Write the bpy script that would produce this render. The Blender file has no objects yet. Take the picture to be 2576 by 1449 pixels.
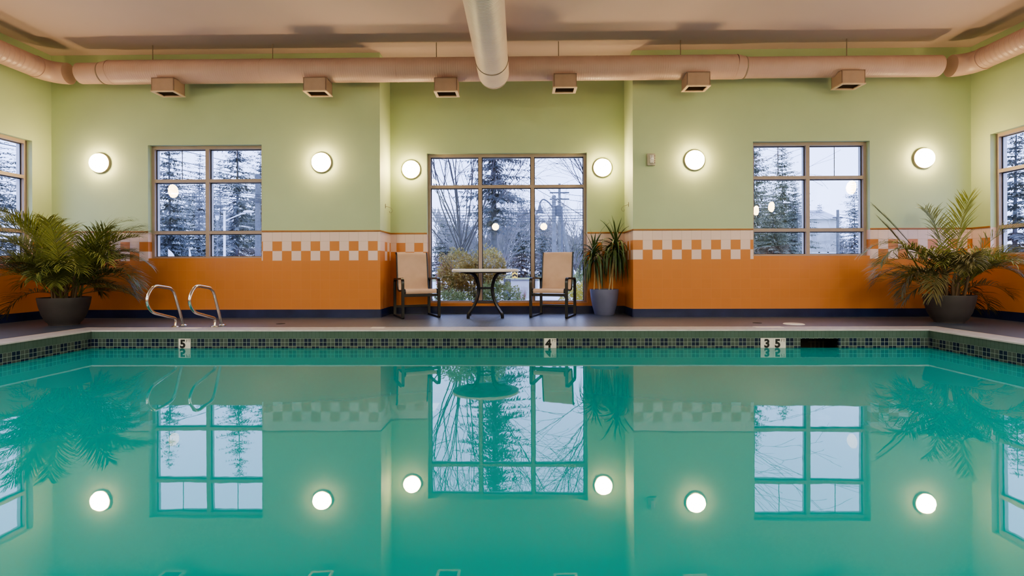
import bpy, bmesh, math, random
from mathutils import Vector, Matrix

PI = math.pi
C = bpy.context.scene.collection

# ------------------------------------------------------------------ camera model
F, CX, CY, H = 1300.0, 1288.0, 674.0, 0.756
YAW, ROLL = 0.0149, 0.0031
CAMR = Matrix.Rotation(YAW, 3, 'Z') @ Matrix.Rotation(PI / 2, 3, 'X') @ Matrix.Rotation(-ROLL, 3, 'Z')
EYE = Vector((0, 0, H))


def ray(px, py):
    return CAMR @ Vector(((px - CX) / F, -(py - CY) / F, -1.0))


def at_y(px, py, y):
    d = ray(px, py)
    return EYE + d * (y / d.y)


def at_x(px, py, x):
    d = ray(px, py)
    return EYE + d * (x / d.x)


def at_z(px, py, z=0.0):
    d = ray(px, py)
    return EYE + d * ((z - H) / d.z)


# ------------------------------------------------------------------ mesh helper
class MB:
    def __init__(self):
        self.v, self.f = [], []

    def add(self, vs, fs):
        b = len(self.v)
        self.v.extend([tuple(p) for p in vs])
        self.f.extend([tuple(b + i for i in q) for q in fs])
        return self

    def quad(self, a, b, c, d):
        return self.add([a, b, c, d], [(0, 1, 2, 3)])

    def box(self, x0, x1, y0, y1, z0, z1, M=None):
        vs = [Vector((x, y, z)) for z in (z0, z1) for y in (y0, y1) for x in (x0, x1)]
        if M is not None:
            vs = [M @ p for p in vs]
        return self.add(vs, [(0, 2, 3, 1), (4, 5, 7, 6), (0, 1, 5, 4), (2, 6, 7, 3), (0, 4, 6, 2), (1, 3, 7, 5)])

    def cbox(self, x0, x1, y0, y1, z0, z1, b, M=None):
        """box with chamfered edges"""
        bm = bmesh.new()
        bmesh.ops.create_cube(bm, size=1)
        for p in bm.verts:
            p.co = Vector(((x0 + x1) / 2 + p.co.x * (x1 - x0), (y0 + y1) / 2 + p.co.y * (y1 - y0), (z0 + z1) / 2 + p.co.z * (z1 - z0)))
        bmesh.ops.bevel(bm, geom=bm.edges[:], offset=b, segments=2, affect='EDGES', profile=0.6)
        bm.verts.index_update()
        vs = [p.co.copy() for p in bm.verts]
        if M is not None:
            vs = [M @ p for p in vs]
        fs = [tuple(q.index for q in f.verts) for f in bm.faces]
        bm.free()
        return self.add(vs, fs)

    def tube(self, pts, r, n=8, caps=True, closed=False):
        pts = [Vector(p) for p in pts]
        m = len(pts)
        rs = r if isinstance(r, (list, tuple)) else [r] * m
        vs, fs = [], []
        up = None
        for i, p in enumerate(pts):
            if closed:
                t = (pts[(i + 1) % m] - pts[i - 1])
            else:
                t = pts[min(i + 1, m - 1)] - pts[max(i - 1, 0)]
            t = t.normalized() if t.length > 1e-9 else Vector((0, 0, 1))
            if up is None:
                a = Vector((0, 0, 1)) if abs(t.z) < 0.9 else Vector((1, 0, 0))
                up = (a - t * a.dot(t)).normalized()
            else:
                up = (up - t * up.dot(t))
                up = up.normalized() if up.length > 1e-6 else t.orthogonal().normalized()
            s = t.cross(up)
            for k in range(n):
                a = 2 * PI * k / n
                vs.append(p + (up * math.cos(a) + s * math.sin(a)) * rs[i])
        for i in range(m if closed else m - 1):
            j = (i + 1) % m
            for k in range(n):
                fs.append((i * n + k, i * n + (k + 1) % n, j * n + (k + 1) % n, j * n + k))
        if caps and not closed:
            fs.append(tuple(reversed(range(n))))
            fs.append(tuple((m - 1) * n + k for k in range(n)))
        return self.add(vs, fs)

    def lathe(self, prof, n=32, M=None):
        vs, fs = [], []
        for r, z in prof:
            for k in range(n):
                a = 2 * PI * k / n
                p = Vector((r * math.cos(a), r * math.sin(a), z))
                vs.append(M @ p if M is not None else p)
        for i in range(len(prof) - 1):
            for k in range(n):
                fs.append((i * n + k, i * n + (k + 1) % n, (i + 1) * n + (k + 1) % n, (i + 1) * n + k))
        return self.add(vs, fs)

    def sweep(self, path, w0, w1, th, plane, closed=False):
        """flat bar: path in a plane (2-D points), thickness th in the plane, extent w0..w1 across; plane(a,b,w)->Vector"""
        m = len(path)
        outer, inner = [], []
        for i in range(m):
            p = Vector(path[i])
            if closed:
                a, b = Vector(path[i - 1]), Vector(path[(i + 1) % m])
            else:
                a, b = Vector(path[max(i - 1, 0)]), Vector(path[min(i + 1, m - 1)])
            d1 = (p - a).normalized() if (p - a).length > 1e-9 else (b - p).normalized()
            d2 = (b - p).normalized() if (b - p).length > 1e-9 else d1
            n1, n2 = Vector((-d1.y, d1.x)), Vector((-d2.y, d2.x))
            nn = (n1 + n2)
            nn = nn.normalized() if nn.length > 1e-6 else n1
            k = 1.0 / max(0.5, nn.dot(n1))
            outer.append(p + nn * th / 2 * k)
            inner.append(p - nn * th / 2 * k)
        vs, fs = [], []
        for i in range(m):
            o, q = outer[i], inner[i]
            vs += [plane(o.x, o.y, w0), plane(o.x, o.y, w1), plane(q.x, q.y, w1), plane(q.x, q.y, w0)]
        for i in range(m if closed else m - 1):
            j = (i + 1) % m
            for k in range(4):
                fs.append((i * 4 + k, i * 4 + (k + 1) % 4, j * 4 + (k + 1) % 4, j * 4 + k))
        if not closed:
            fs += [(3, 2, 1, 0), tuple((m - 1) * 4 + k for k in range(4))]
        return self.add(vs, fs)

    def mesh(self, name, mat, smooth=None):
        me = bpy.data.meshes.new(name)
        me.from_pydata(self.v, [], self.f)
        me.update()
        if mat is not None:
            me.materials.append(mat)
        if smooth is not None:
            me.polygons.foreach_set('use_smooth', [True] * len(me.polygons))
            if smooth < 179:
                me.set_sharp_from_angle(angle=math.radians(smooth))
        return me

    def build(self, name, mat, parent=None, smooth=None, fix=False, label=None):
        me = self.mesh(name, mat, smooth)
        if fix:
            bm = bmesh.new()
            bm.from_mesh(me)
            bmesh.ops.remove_doubles(bm, verts=bm.verts, dist=1e-5)
            bmesh.ops.recalc_face_normals(bm, faces=bm.faces)
            bm.to_mesh(me)
            bm.free()
        o = bpy.data.objects.new(name, me)
        C.objects.link(o)
        if parent is not None:
            o.parent = parent
        if label:
            o['label'] = label
        return o


def tag(o, label, cat, group=None, kind=None):
    o['label'] = label
    o['category'] = cat
    if group:
        o['group'] = group
    if kind:
        o['kind'] = kind
    return o


def thing(name, loc, label, cat, group=None, rz=0.0, kind=None):
    o = bpy.data.objects.new(name, None)
    o.empty_display_size = 0.1
    C.objects.link(o)
    o.location = loc
    o.rotation_euler = (0, 0, rz)
    return tag(o, label, cat, group, kind)


def dup(root, loc, rz, label, group=None, scale=None):
    r = root.copy()
    C.objects.link(r)
    r.location = loc
    r.rotation_euler = (0, 0, rz)
    r['label'] = label
    if group:
        r['group'] = group
    if scale:
        r.scale = scale
    for ch in list(root.children):
        c = ch.copy()
        C.objects.link(c)
        c.parent = r
        for g in list(ch.children):
            d = g.copy()
            C.objects.link(d)
            d.parent = c
    return r


def fillet(pts, rad, seg=6):
    """round the inner corners of a polyline"""
    pts = [Vector(p) for p in pts]
    out = [pts[0]]
    for i in range(1, len(pts) - 1):
        a, p, b = pts[i - 1], pts[i], pts[i + 1]
        r = rad[i] if isinstance(rad, (list, tuple)) else rad
        da, db = (a - p), (b - p)
        r = min(r, da.length * 0.49, db.length * 0.49)
        s, e = p + da.normalized() * r, p + db.normalized() * r
        for k in range(seg + 1):
            t = k / seg
            out.append(s * (1 - t) ** 2 + p * 2 * t * (1 - t) + e * t * t)
    out.append(pts[-1])
    return out


def catmull(pts, seg=8):
    P = [Vector(p) for p in pts]
    P = [P[0] * 2 - P[1]] + P + [P[-1] * 2 - P[-2]]
    out = []
    for i in range(1, len(P) - 2):
        p0, p1, p2, p3 = P[i - 1:i + 3]
        for k in range(seg):
            t = k / seg
            out.append(0.5 * ((2 * p1) + (p2 - p0) * t + (2 * p0 - 5 * p1 + 4 * p2 - p3) * t * t + (3 * p1 - p0 - 3 * p2 + p3) * t ** 3))
    out.append(P[-2])
    return out


# ------------------------------------------------------------------ materials
class N:
    """tiny node-graph writer"""

    def __init__(self, name):
        self.m = bpy.data.materials.new(name)
        self.m.use_nodes = True
        self.t = self.m.node_tree
        self.t.nodes.clear()
        self.out = self.t.nodes.new('ShaderNodeOutputMaterial')

    def new(self, kind, **kw):
        n = self.t.nodes.new('ShaderNode' + kind)
        for k, v in kw.items():
            setattr(n, k, v)
        return n

    def put(self, sock, v):
        if v is None:
            return
        if isinstance(v, bpy.types.NodeSocket):
            self.t.links.new(v, sock)
        elif isinstance(v, (tuple, list)) and sock.type == 'RGBA' and len(v) == 3:
            sock.default_value = (*v, 1)
        else:
            sock.default_value = v

    def math(self, op, a, b=None, c=None):
        n = self.new('Math', operation=op)
        for i, x in enumerate((a, b, c)):
            self.put(n.inputs[i], x) if x is not None else None
        return n.outputs[0]

    def mix(self, f, a, b):
        n = self.new('Mix', data_type='RGBA')
        self.put(n.inputs[0], f)
        self.put(n.inputs[6], a)
        self.put(n.inputs[7], b)
        return n.outputs[2]

    def coords(self, which='Object'):
        n = self.new('TexCoord')
        return n.outputs[which]

    def xyz(self, v=None):
        s = self.new('SeparateXYZ')
        self.put(s.inputs[0], v or self.coords())
        return s.outputs

    def noise(self, scale, detail=3.0, vec=None, rough=0.5):
        n = self.new('TexNoise')
        self.put(n.inputs['Vector'], vec or self.coords())
        n.inputs['Scale'].default_value = scale
        n.inputs['Detail'].default_value = detail
        n.inputs['Roughness'].default_value = rough
        return n.outputs[0]

    def ramp(self, f, stops):
        n = self.new('ValToRGB')
        self.put(n.inputs[0], f)
        e = n.color_ramp.elements
        while len(e) < len(stops):
            e.new(0.5)
        for i, (p, c) in enumerate(stops):
            e[i].position = p
            e[i].color = (*c, 1)
        return n.outputs[0]

    def bump(self, h, strength=0.2, dist=0.01):
        n = self.new('Bump')
        n.inputs['Strength'].default_value = strength
        n.inputs['Distance'].default_value = dist
        self.put(n.inputs['Height'], h)
        return n.outputs[0]

    def pbr(self, col, rough=0.5, metal=0.0, normal=None, spec=None, coat=None, ior=None):
        n = self.new('BsdfPrincipled')
        if ior is not None:
            n.inputs['IOR'].default_value = ior
        self.put(n.inputs['Base Color'], col)
        self.put(n.inputs['Roughness'], rough)
        self.put(n.inputs['Metallic'], metal)
        if normal is not None:
            self.put(n.inputs['Normal'], normal)
        if spec is not None:
            self.put(n.inputs['Specular IOR Level'], spec)
        if coat is not None:
            self.put(n.inputs['Coat Weight'], coat)
        self.t.links.new(n.outputs[0], self.out.inputs[0])
        return self.m


def simple(name, col, rough=0.5, metal=0.0, var=0.12, scale=8.0, bump=0.0, spec=None):
    n = N(name)
    f = n.noise(scale)
    lo = tuple(max(0, c * (1 - var)) for c in col)
    hi = tuple(min(1, c * (1 + var)) for c in col)
    c = n.ramp(f, [(0.3, lo), (0.7, hi)])
    nb = n.bump(n.noise(scale * 6), bump) if bump else None
    return n.pbr(c, rough, metal, nb, spec)


ORANGE = (0.60, 0.228, 0.072)
WHITE_T = (0.80, 0.60, 0.54)
GREEN_P = (0.475, 0.57, 0.36)
NAVY = (0.015, 0.025, 0.085)
TZ = 1.325   # top of the tile wainscot
TS = 0.1485  # wall tile size


def wall_mat(name, axis, phase, plain=()):
    n = N(name)
    co = n.coords()
    s = n.xyz(co)
    z = s[2]
    u = n.math('DIVIDE', n.math('SUBTRACT', s[0] if axis == 'x' else s[1], phase), TS)
    v = n.math('DIVIDE', n.math('SUBTRACT', TZ, z), TS)
    row = n.math('FLOOR', v)
    col = n.math('FLOOR', u)
    par = n.math('FLOORED_MODULO', n.math('ADD', col, row), 2.0)       # row1+even -> 1 -> orange ; row2+even -> 0 -> white
    is0 = n.math('LESS_THAN', row, 0.5)
    is3 = n.math('GREATER_THAN', row, 2.5)
    orange = n.math('MAXIMUM', par, is3)
    orange = n.math('MULTIPLY', orange, n.math('SUBTRACT', 1.0, is0))
    for a, b in plain:
        c0 = s[0] if axis == 'x' else s[1]
        inside = n.math('MULTIPLY', n.math('GREATER_THAN', c0, a + 0.004), n.math('LESS_THAN', c0, b - 0.004))
        low = n.math('GREATER_THAN', row, 1.5)
        orange = n.math('MAXIMUM', orange, n.math('MULTIPLY', inside, low))
    # slight tone change from tile to tile
    wn = n.new('TexWhiteNoise', noise_dimensions='2D')
    cb = n.new('CombineXYZ')
    n.put(cb.inputs[0], col)
    n.put(cb.inputs[1], row)
    n.put(wn.inputs['Vector'], cb.outputs[0])
    tone = n.math('ADD', n.math('MULTIPLY', wn.outputs[0], 0.035), 0.98)
    tile = n.mix(orange, WHITE_T, ORANGE)
    mul = n.new('VectorMath', operation='SCALE')
    n.put(mul.inputs[0], tile)
    n.put(mul.inputs['Scale'], tone)
    tile = mul.outputs[0]
    fu, fv = n.math('FRACT', u), n.math('FRACT', v)
    gu = n.math('LESS_THAN', n.math('ABSOLUTE', n.math('SUBTRACT', fu, 0.5)), 0.482)
    gv = n.math('LESS_THAN', n.math('ABSOLUTE', n.math('SUBTRACT', fv, 0.5)), 0.482)
    body = n.math('MULTIPLY', gu, gv)
    grout = n.mix(orange, (0.62, 0.46, 0.38), (0.61, 0.242, 0.085))
    tile = n.mix(body, grout, tile)
    paintn = n.noise(1.3, 4)
    paint = n.ramp(paintn, [(0.3, tuple(c * 0.95 for c in GREEN_P)), (0.7, tuple(min(1, c * 1.04) for c in GREEN_P))])
    istile = n.math('LESS_THAN', z, TZ)
    colr = n.mix(istile, paint, tile)
    rough = n.math('ADD', n.math('MULTIPLY', istile, -0.40), 0.62)
    h = n.math('MULTIPLY', n.math('MULTIPLY', body, istile), 1.0)
    wob = n.math('ADD', n.math('MULTIPLY', h, 0.6), n.math('MULTIPLY', n.noise(9.0, 1), 0.5))
    return n.pbr(colr, rough, 0.0, n.bump(wob, 0.25, 0.004), spec=0.4)


def mosaic(n, u, v, size):
    """2x2-block checker of small square tiles with pale grout -> colour, body mask"""
    a = n.math('DIVIDE', u, size)
    b = n.math('DIVIDE', v, size)
    ca = n.math('FLOOR', n.math('DIVIDE', n.math('FLOOR', a), 2.0))
    cb = n.math('FLOOR', n.math('DIVIDE', n.math('FLOOR', b), 2.0))
    par = n.math('FLOORED_MODULO', n.math('ADD', ca, cb), 2.0)
    ga = n.math('LESS_THAN', n.math('ABSOLUTE', n.math('SUBTRACT', n.math('FRACT', a), 0.5)), 0.45)
    gb = n.math('LESS_THAN', n.math('ABSOLUTE', n.math('SUBTRACT', n.math('FRACT', b), 0.5)), 0.45)
    return par, n.math('MULTIPLY', ga, gb)


def pool_mat(name, axis):
    n = N(name)
    s = n.xyz()
    u = s[0] if axis == 'x' else s[1]
    d = n.math('MULTIPLY', s[2], -1.0)
    par, body = mosaic(n, u, n.math('SUBTRACT', d, 0.096), 0.047)
    wn = n.new('TexWhiteNoise', noise_dimensions='2D')
    cb = n.new('CombineXYZ')
    n.put(cb.inputs[0], n.math('FLOOR', n.math('DIVIDE', u, 0.047)))
    n.put(cb.inputs[1], n.math('FLOOR', n.math('DIVIDE', n.math('SUBTRACT', d, 0.096), 0.047)))
    n.put(wn.inputs['Vector'], cb.outputs[0])
    dark = n.mix(wn.outputs[0], (0.009, 0.014, 0.034), (0.016, 0.024, 0.055))
    lite = n.mix(wn.outputs[0], (0.045, 0.065, 0.060), (0.075, 0.095, 0.085))
    band = n.mix(body, (0.22, 0.27, 0.24), n.mix(par, dark, lite))
    ga = n.math('LESS_THAN', n.math('ABSOLUTE', n.math('SUBTRACT', n.math('FRACT', n.math('DIVIDE', u, 0.047)), 0.5)), 0.47)
    green = n.mix(ga, (0.045, 0.08, 0.06), n.ramp(n.noise(5.0), [(0.3, (0.068, 0.112, 0.088)), (0.7, (0.085, 0.13, 0.11))]))
    c = n.mix(n.math('GREATER_THAN', d, 0.096), green, band)
    c = n.mix(n.math('GREATER_THAN', d, 0.238), c, (0.02, 0.25, 0.24))
    return n.pbr(c, 0.22, 0.0, n.bump(body, 0.2, 0.002))


def deck_mat():
    n = N('deck_tile')
    s = n.xyz()
    sz = 0.052
    a, b = n.math('DIVIDE', s[0], sz), n.math('DIVIDE', s[1], sz)
    ga = n.math('LESS_THAN', n.math('ABSOLUTE', n.math('SUBTRACT', n.math('FRACT', a), 0.5)), 0.455)
    gb = n.math('LESS_THAN', n.math('ABSOLUTE', n.math('SUBTRACT', n.math('FRACT', b), 0.5)), 0.455)
    body = n.math('MULTIPLY', ga, gb)
    wn = n.new('TexWhiteNoise', noise_dimensions='2D')
    cb = n.new('CombineXYZ')
    n.put(cb.inputs[0], n.math('FLOOR', a))
    n.put(cb.inputs[1], n.math('FLOOR', b))
    n.put(wn.inputs['Vector'], cb.outputs[0])
    tile = n.mix(wn.outputs[0], (0.040, 0.060, 0.105), (0.058, 0.082, 0.14))
    tile = n.mix(n.math('MULTIPLY', n.noise(0.9, 4), 0.5), tile, (0.07, 0.06, 0.055))
    c = n.mix(body, (0.035, 0.035, 0.04), tile)
    return n.pbr(c, 0.40, 0.0, n.bump(body, 0.3, 0.002), spec=0.5, ior=2.0)


def coping_mat():
    n = N('coping_stone')
    f = n.noise(14.0, 5)
    c = n.ramp(f, [(0.3, (0.31, 0.285, 0.295)), (0.7, (0.41, 0.37, 0.375))])
    return n.pbr(c, 0.45, 0.0, n.bump(f, 0.1, 0.004))


def duct_mat(name, axis, freq, lo, hi, rough=0.42, metal=0.0, bs=0.5):
    n = N(name)
    s = n.xyz()
    u = s[{'x': 0, 'y': 1}[axis]]
    w = n.math('SINE', n.math('MULTIPLY', u, 2 * PI * freq))
    ridge = n.math('POWER', n.math('MAXIMUM', w, 0.0), 3.0)
    c = n.ramp(n.noise(3.0, 3), [(0.3, lo), (0.7, hi)])
    return n.pbr(c, rough, metal, n.bump(ridge, bs, 0.008))


def water_mat():
    n = N('pool_water')
    co = n.coords()
    mp = n.new('Mapping')
    mp.inputs['Scale'].default_value = (1.0, 1.0, 1.0)
    n.put(mp.inputs[0], co)
    h = n.math('ADD', n.noise(1.6, 2, mp.outputs[0]), n.math('MULTIPLY', n.noise(6.0, 2, mp.outputs[0]), 0.18))
    nb = n.bump(h, 0.03, 0.02)
    fr = n.new('Fresnel')
    fr.inputs['IOR'].default_value = 1.33
    n.put(fr.inputs['Normal'], nb)
    gl = n.new('BsdfGlossy')
    gl.inputs['Roughness'].default_value = 0.012
    gl.inputs['Color'].default_value = (0.96, 1.0, 1.0, 1)
    n.put(gl.inputs['Normal'], nb)
    df = n.new('BsdfDiffuse')
    n.put(df.inputs['Color'], n.ramp(n.noise(0.5, 2), [(0.3, WATER_A), (0.7, WATER_B)]))
    tr = n.new('BsdfTransparent')
    tr.inputs['Color'].default_value = (0.03, 0.50, 0.48, 1)
    m1 = n.new('MixShader')
    m1.inputs[0].default_value = 0.25
    n.t.links.new(df.outputs[0], m1.inputs[1])
    n.t.links.new(tr.outputs[0], m1.inputs[2])
    m2 = n.new('MixShader')
    n.put(m2.inputs[0], n.math('MINIMUM', n.math('ADD', n.math('MULTIPLY', fr.outputs[0], 0.50), 0.115), 1.0))
    n.t.links.new(m1.outputs[0], m2.inputs[1])
    n.t.links.new(gl.outputs[0], m2.inputs[2])
    n.t.links.new(m2.outputs[0], n.out.inputs[0])
    return n.m


WATER_A, WATER_B = (0.004, 0.255, 0.245), (0.005, 0.275, 0.265)


def glass_mat():
    n = N('window_glass')
    geo = n.new('NewGeometry')
    dot = n.new('VectorMath', operation='DOT_PRODUCT')
    n.t.links.new(geo.outputs['Normal'], dot.inputs[0])
    n.t.links.new(geo.outputs['Incoming'], dot.inputs[1])
    cs = n.math('ABSOLUTE', dot.outputs['Value'])
    k = n.math('ADD', n.math('MULTIPLY', n.math('POWER', n.math('SUBTRACT', 1.0, cs), 5.0), 0.93), 0.065)
    tr = n.new('BsdfTransparent')
    tr.inputs['Color'].default_value = (0.97, 0.985, 1.0, 1)
    gl = n.new('BsdfGlossy')
    gl.inputs['Roughness'].default_value = 0.004
    m = n.new('MixShader')
    n.put(m.inputs[0], k)
    n.t.links.new(tr.outputs[0], m.inputs[1])
    n.t.links.new(gl.outputs[0], m.inputs[2])
    n.t.links.new(m.outputs[0], n.out.inputs[0])
    return n.m


def lamp_mat(strength, col):
    n = N('lamp_diffuser')
    e = n.new('Emission')
    lw = n.new('LayerWeight')
    lw.inputs[0].default_value = 0.3
    c = n.mix(lw.outputs['Facing'], col, tuple(x * 0.75 for x in col))
    n.put(e.inputs[0], c)
    e.inputs[1].default_value = strength
    n.t.links.new(e.outputs[0], n.out.inputs[0])
    return n.m


def leaf_mat(name, lo, hi, rough=0.45, obj_random=True, translucent=0.25):
    n = N(name)
    if obj_random:
        oi = n.new('ObjectInfo')
        f = n.math('ADD', n.math('MULTIPLY', oi.outputs['Random'], 0.7), n.math('MULTIPLY', n.noise(6.0), 0.3))
    else:
        f = n.noise(2.2, 4)
    c = n.ramp(f, [(0.2, lo), (0.8, hi)])
    p = n.new('BsdfPrincipled')
    n.put(p.inputs['Base Color'], c)
    p.inputs['Roughness'].default_value = rough
    if translucent:
        t = n.new('BsdfTranslucent')
        n.put(t.inputs[0], c)
        m = n.new('MixShader')
        m.inputs[0].default_value = translucent
        n.t.links.new(p.outputs[0], m.inputs[1])
        n.t.links.new(t.outputs[0], m.inputs[2])
        n.t.links.new(m.outputs[0], n.out.inputs[0])
    else:
        n.t.links.new(p.outputs[0], n.out.inputs[0])
    return n.m


M = {
    'ceil': simple('ceiling_paint', (0.58, 0.435, 0.405), 0.8, var=0.03, scale=0.8),
    'base': simple('baseboard_tile', NAVY, 0.25, var=0.25, scale=3),
    'cap': simple('cap_tile', (0.34, 0.13, 0.025), 0.3, var=0.15, scale=4),
    'frame': simple('frame_paint', (0.37, 0.285, 0.235), 0.45, var=0.05),
    'frame_out': simple('frame_aluminium', (0.62, 0.63, 0.68), 0.4, var=0.05),
    'gasket': simple('rubber_gasket', (0.012, 0.012, 0.02), 0.6),
    'deck': deck_mat(),
    'coping': coping_mat(),
    'nosing': simple('coping_nosing', (0.50, 0.48, 0.48), 0.4),
    'edge': simple('coping_grout', (0.50, 0.34, 0.22), 0.6),
    'poolx': pool_mat('pool_tile_x', 'x'),
    'pooly': pool_mat('pool_tile_y', 'y'),
    'plaster': simple('pool_plaster', (0.02, 0.25, 0.24), 0.6, var=0.06, scale=1.0),
    'water': water_mat(),
    'glass': glass_mat(),
    'ductx': duct_mat('duct_skin_x', 'x', 30.0, (0.52, 0.34, 0.295), (0.59, 0.39, 0.345), bs=0.22),
    'ducty': duct_mat('duct_skin_y', 'y', 14.0, (0.52, 0.33, 0.29), (0.59, 0.39, 0.34)),
    'ductb': duct_mat('branch_duct_skin', 'y', 34.0, (0.80, 0.60, 0.49), (0.88, 0.68, 0.56), 0.45, 0.0, 0.9),
    'duct': simple('duct_paint', (0.56, 0.37, 0.32), 0.4, var=0.04, scale=3),
    'ductend': simple('duct_end_paint', (0.66, 0.50, 0.44), 0.4, var=0.03),
    'ductdark': simple('duct_seam', (0.30, 0.22, 0.17), 0.5),
    'register': simple('register_paint', (0.42, 0.28, 0.22), 0.5, var=0.05),
    'regrim': simple('register_rim', (0.68, 0.50, 0.36), 0.45, var=0.05),
    'regdark': simple('register_void', (0.14, 0.10, 0.07), 0.8),
    'lampring': simple('lamp_ring', (0.34, 0.30, 0.24), 0.5, var=0.05),
    'lamp': lamp_mat(118.0, (1.0, 0.73, 0.37)),
    'troffer': lamp_mat(47.0, (0.97, 0.97, 0.95)),  # glow of the added fill panels
    'trofferbody': simple('light_housing', (0.7, 0.7, 0.7), 0.5, var=0.03),
    'black': simple('black_aluminium', (0.012, 0.012, 0.014), 0.32, var=0.2),
    'sling': None,
    'cream': simple('cream_laminate', (0.80, 0.74, 0.66), 0.35, var=0.04, scale=5),
    'steel': simple('brushed_steel', (0.72, 0.68, 0.64), 0.16, 1.0, var=0.04),
    'pot': simple('charcoal_pot', (0.058, 0.051, 0.052), 0.55, var=0.12, scale=5, bump=0.03),
    'potblue': simple('slate_blue_pot', (0.14, 0.15, 0.25), 0.5, var=0.1, scale=5, bump=0.03),
    'soil': simple('potting_soil', (0.03, 0.022, 0.015), 0.95, var=0.4, scale=30, bump=0.4),
    'stalk': simple('palm_stalk', (0.13, 0.085, 0.045), 0.6, var=0.3, scale=12),
    'frond': leaf_mat('palm_frond', (0.095, 0.120, 0.028), (0.27, 0.28, 0.070)),
    'frond_dry': leaf_mat('palm_frond_old', (0.085, 0.075, 0.03), (0.16, 0.14, 0.055)),
    'frond_new': leaf_mat('palm_frond_new', (0.21, 0.23, 0.035), (0.31, 0.31, 0.055)),
    'drac': leaf_mat('strap_leaf', (0.035, 0.070, 0.022), (0.09, 0.14, 0.045), 0.4, obj_random=False, translucent=0.1),
    'cane': simple('pale_cane', (0.62, 0.46, 0.22), 0.6, var=0.2, scale=10),
    'mark': simple('white_marker_tile', (0.70, 0.64, 0.58), 0.3, var=0.04),
    'ink': simple('black_marker_ink', (0.008, 0.008, 0.008), 0.5),
    'inkgrey': simple('grey_marker_ink', (0.14, 0.12, 0.11), 0.5),
    'void': simple('skimmer_throat', (0.006, 0.007, 0.008), 0.6),
    'strobe': simple('strobe_housing', (0.46, 0.41, 0.33), 0.4, var=0.06),
    'strobelens': simple('strobe_lens', (0.66, 0.62, 0.56), 0.12, var=0.3, scale=40),
    'hook': simple('wire_hook', (0.30, 0.27, 0.20), 0.4, 0.3),
    # outdoors in winter; mist is painted into the far tree and brush colours
    'asphalt': simple('wet_asphalt', (0.50, 0.51, 0.54), 0.45, var=0.2, scale=0.4),
    'lawn': simple('winter_lawn', (0.26, 0.29, 0.12), 0.9, var=0.3, scale=1.2),
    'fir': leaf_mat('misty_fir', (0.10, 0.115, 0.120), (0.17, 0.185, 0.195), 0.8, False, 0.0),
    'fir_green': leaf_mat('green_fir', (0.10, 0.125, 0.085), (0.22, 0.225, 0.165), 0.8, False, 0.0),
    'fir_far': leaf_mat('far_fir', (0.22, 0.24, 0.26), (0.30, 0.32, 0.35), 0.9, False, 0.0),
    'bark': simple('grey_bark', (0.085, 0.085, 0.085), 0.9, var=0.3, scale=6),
    'bark_far': simple('misty_bark', (0.12, 0.125, 0.14), 0.9, var=0.2, scale=4),  # bluish grey stands in for mist over the far trunks
    'twig': simple('bare_twig', (0.075, 0.07, 0.075), 0.9, var=0.25, scale=3),
    'pole': simple('weathered_pole', (0.17, 0.175, 0.185), 0.9, var=0.2, scale=5),
    'poledark': simple('dark_pole', (0.10, 0.105, 0.12), 0.8, var=0.2),
    'wire': simple('overhead_wire', (0.06, 0.065, 0.08), 0.8),
    'white_out': simple('white_metal', (0.75, 0.76, 0.80), 0.4, var=0.04),
    'shrub': leaf_mat('golden_shrub_leaf', (0.11, 0.095, 0.03), (0.60, 0.52, 0.19), 0.5, False, 0.2),
    'shrub_red': leaf_mat('red_shrub_leaf', (0.25, 0.10, 0.09), (0.55, 0.28, 0.24), 0.5, False, 0.2),
    'shrub_green': leaf_mat('green_shrub_leaf', (0.10, 0.16, 0.06), (0.40, 0.46, 0.20), 0.5, False, 0.2),
    'shrub_yellow': leaf_mat('yellow_shrub_leaf', (0.42, 0.38, 0.06), (0.72, 0.66, 0.16), 0.5, False, 0.2),
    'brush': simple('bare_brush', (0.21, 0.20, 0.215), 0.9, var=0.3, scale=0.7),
    'redtwig': simple('red_twig', (0.34, 0.14, 0.09), 0.8),
    'sign_yellow': simple('sign_yellow', (0.80, 0.50, 0.06), 0.5),
    'house': simple('grey_siding', (0.64, 0.65, 0.70), 0.8, var=0.05, scale=1),  # paled towards lavender to stand in for haze
    'roof': simple('slate_roof', (0.40, 0.41, 0.44), 0.8, var=0.15, scale=2),  # contrast lowered in the colour, as haze would do
    'stonewall': simple('pale_concrete', (0.60, 0.60, 0.63), 0.8, var=0.08, scale=2),
}


def sling_mat():
    n = N('sling_mesh_fabric')
    s = n.xyz()
    w = n.math('MULTIPLY', n.math('SINE', n.math('MULTIPLY', s[0], 900.0)), n.math('SINE', n.math('MULTIPLY', s[2], 900.0)))
    f = n.math('ADD', n.math('MULTIPLY', w, 0.15), n.noise(6.0, 3))
    c = n.ramp(f, [(0.3, (0.66, 0.46, 0.335)), (0.75, (0.75, 0.54, 0.41))])
    p = n.new('BsdfPrincipled')
    n.put(p.inputs['Base Color'], c)
    p.inputs['Roughness'].default_value = 0.65
    t = n.new('BsdfTranslucent')
    n.put(t.inputs[0], c)
    m = n.new('MixShader')
    m.inputs[0].default_value = 0.18
    n.t.links.new(p.outputs[0], m.inputs[1])
    n.t.links.new(t.outputs[0], m.inputs[2])
    n.t.links.new(m.outputs[0], n.out.inputs[0])
    return n.m


M['sling'] = sling_mat()

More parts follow.
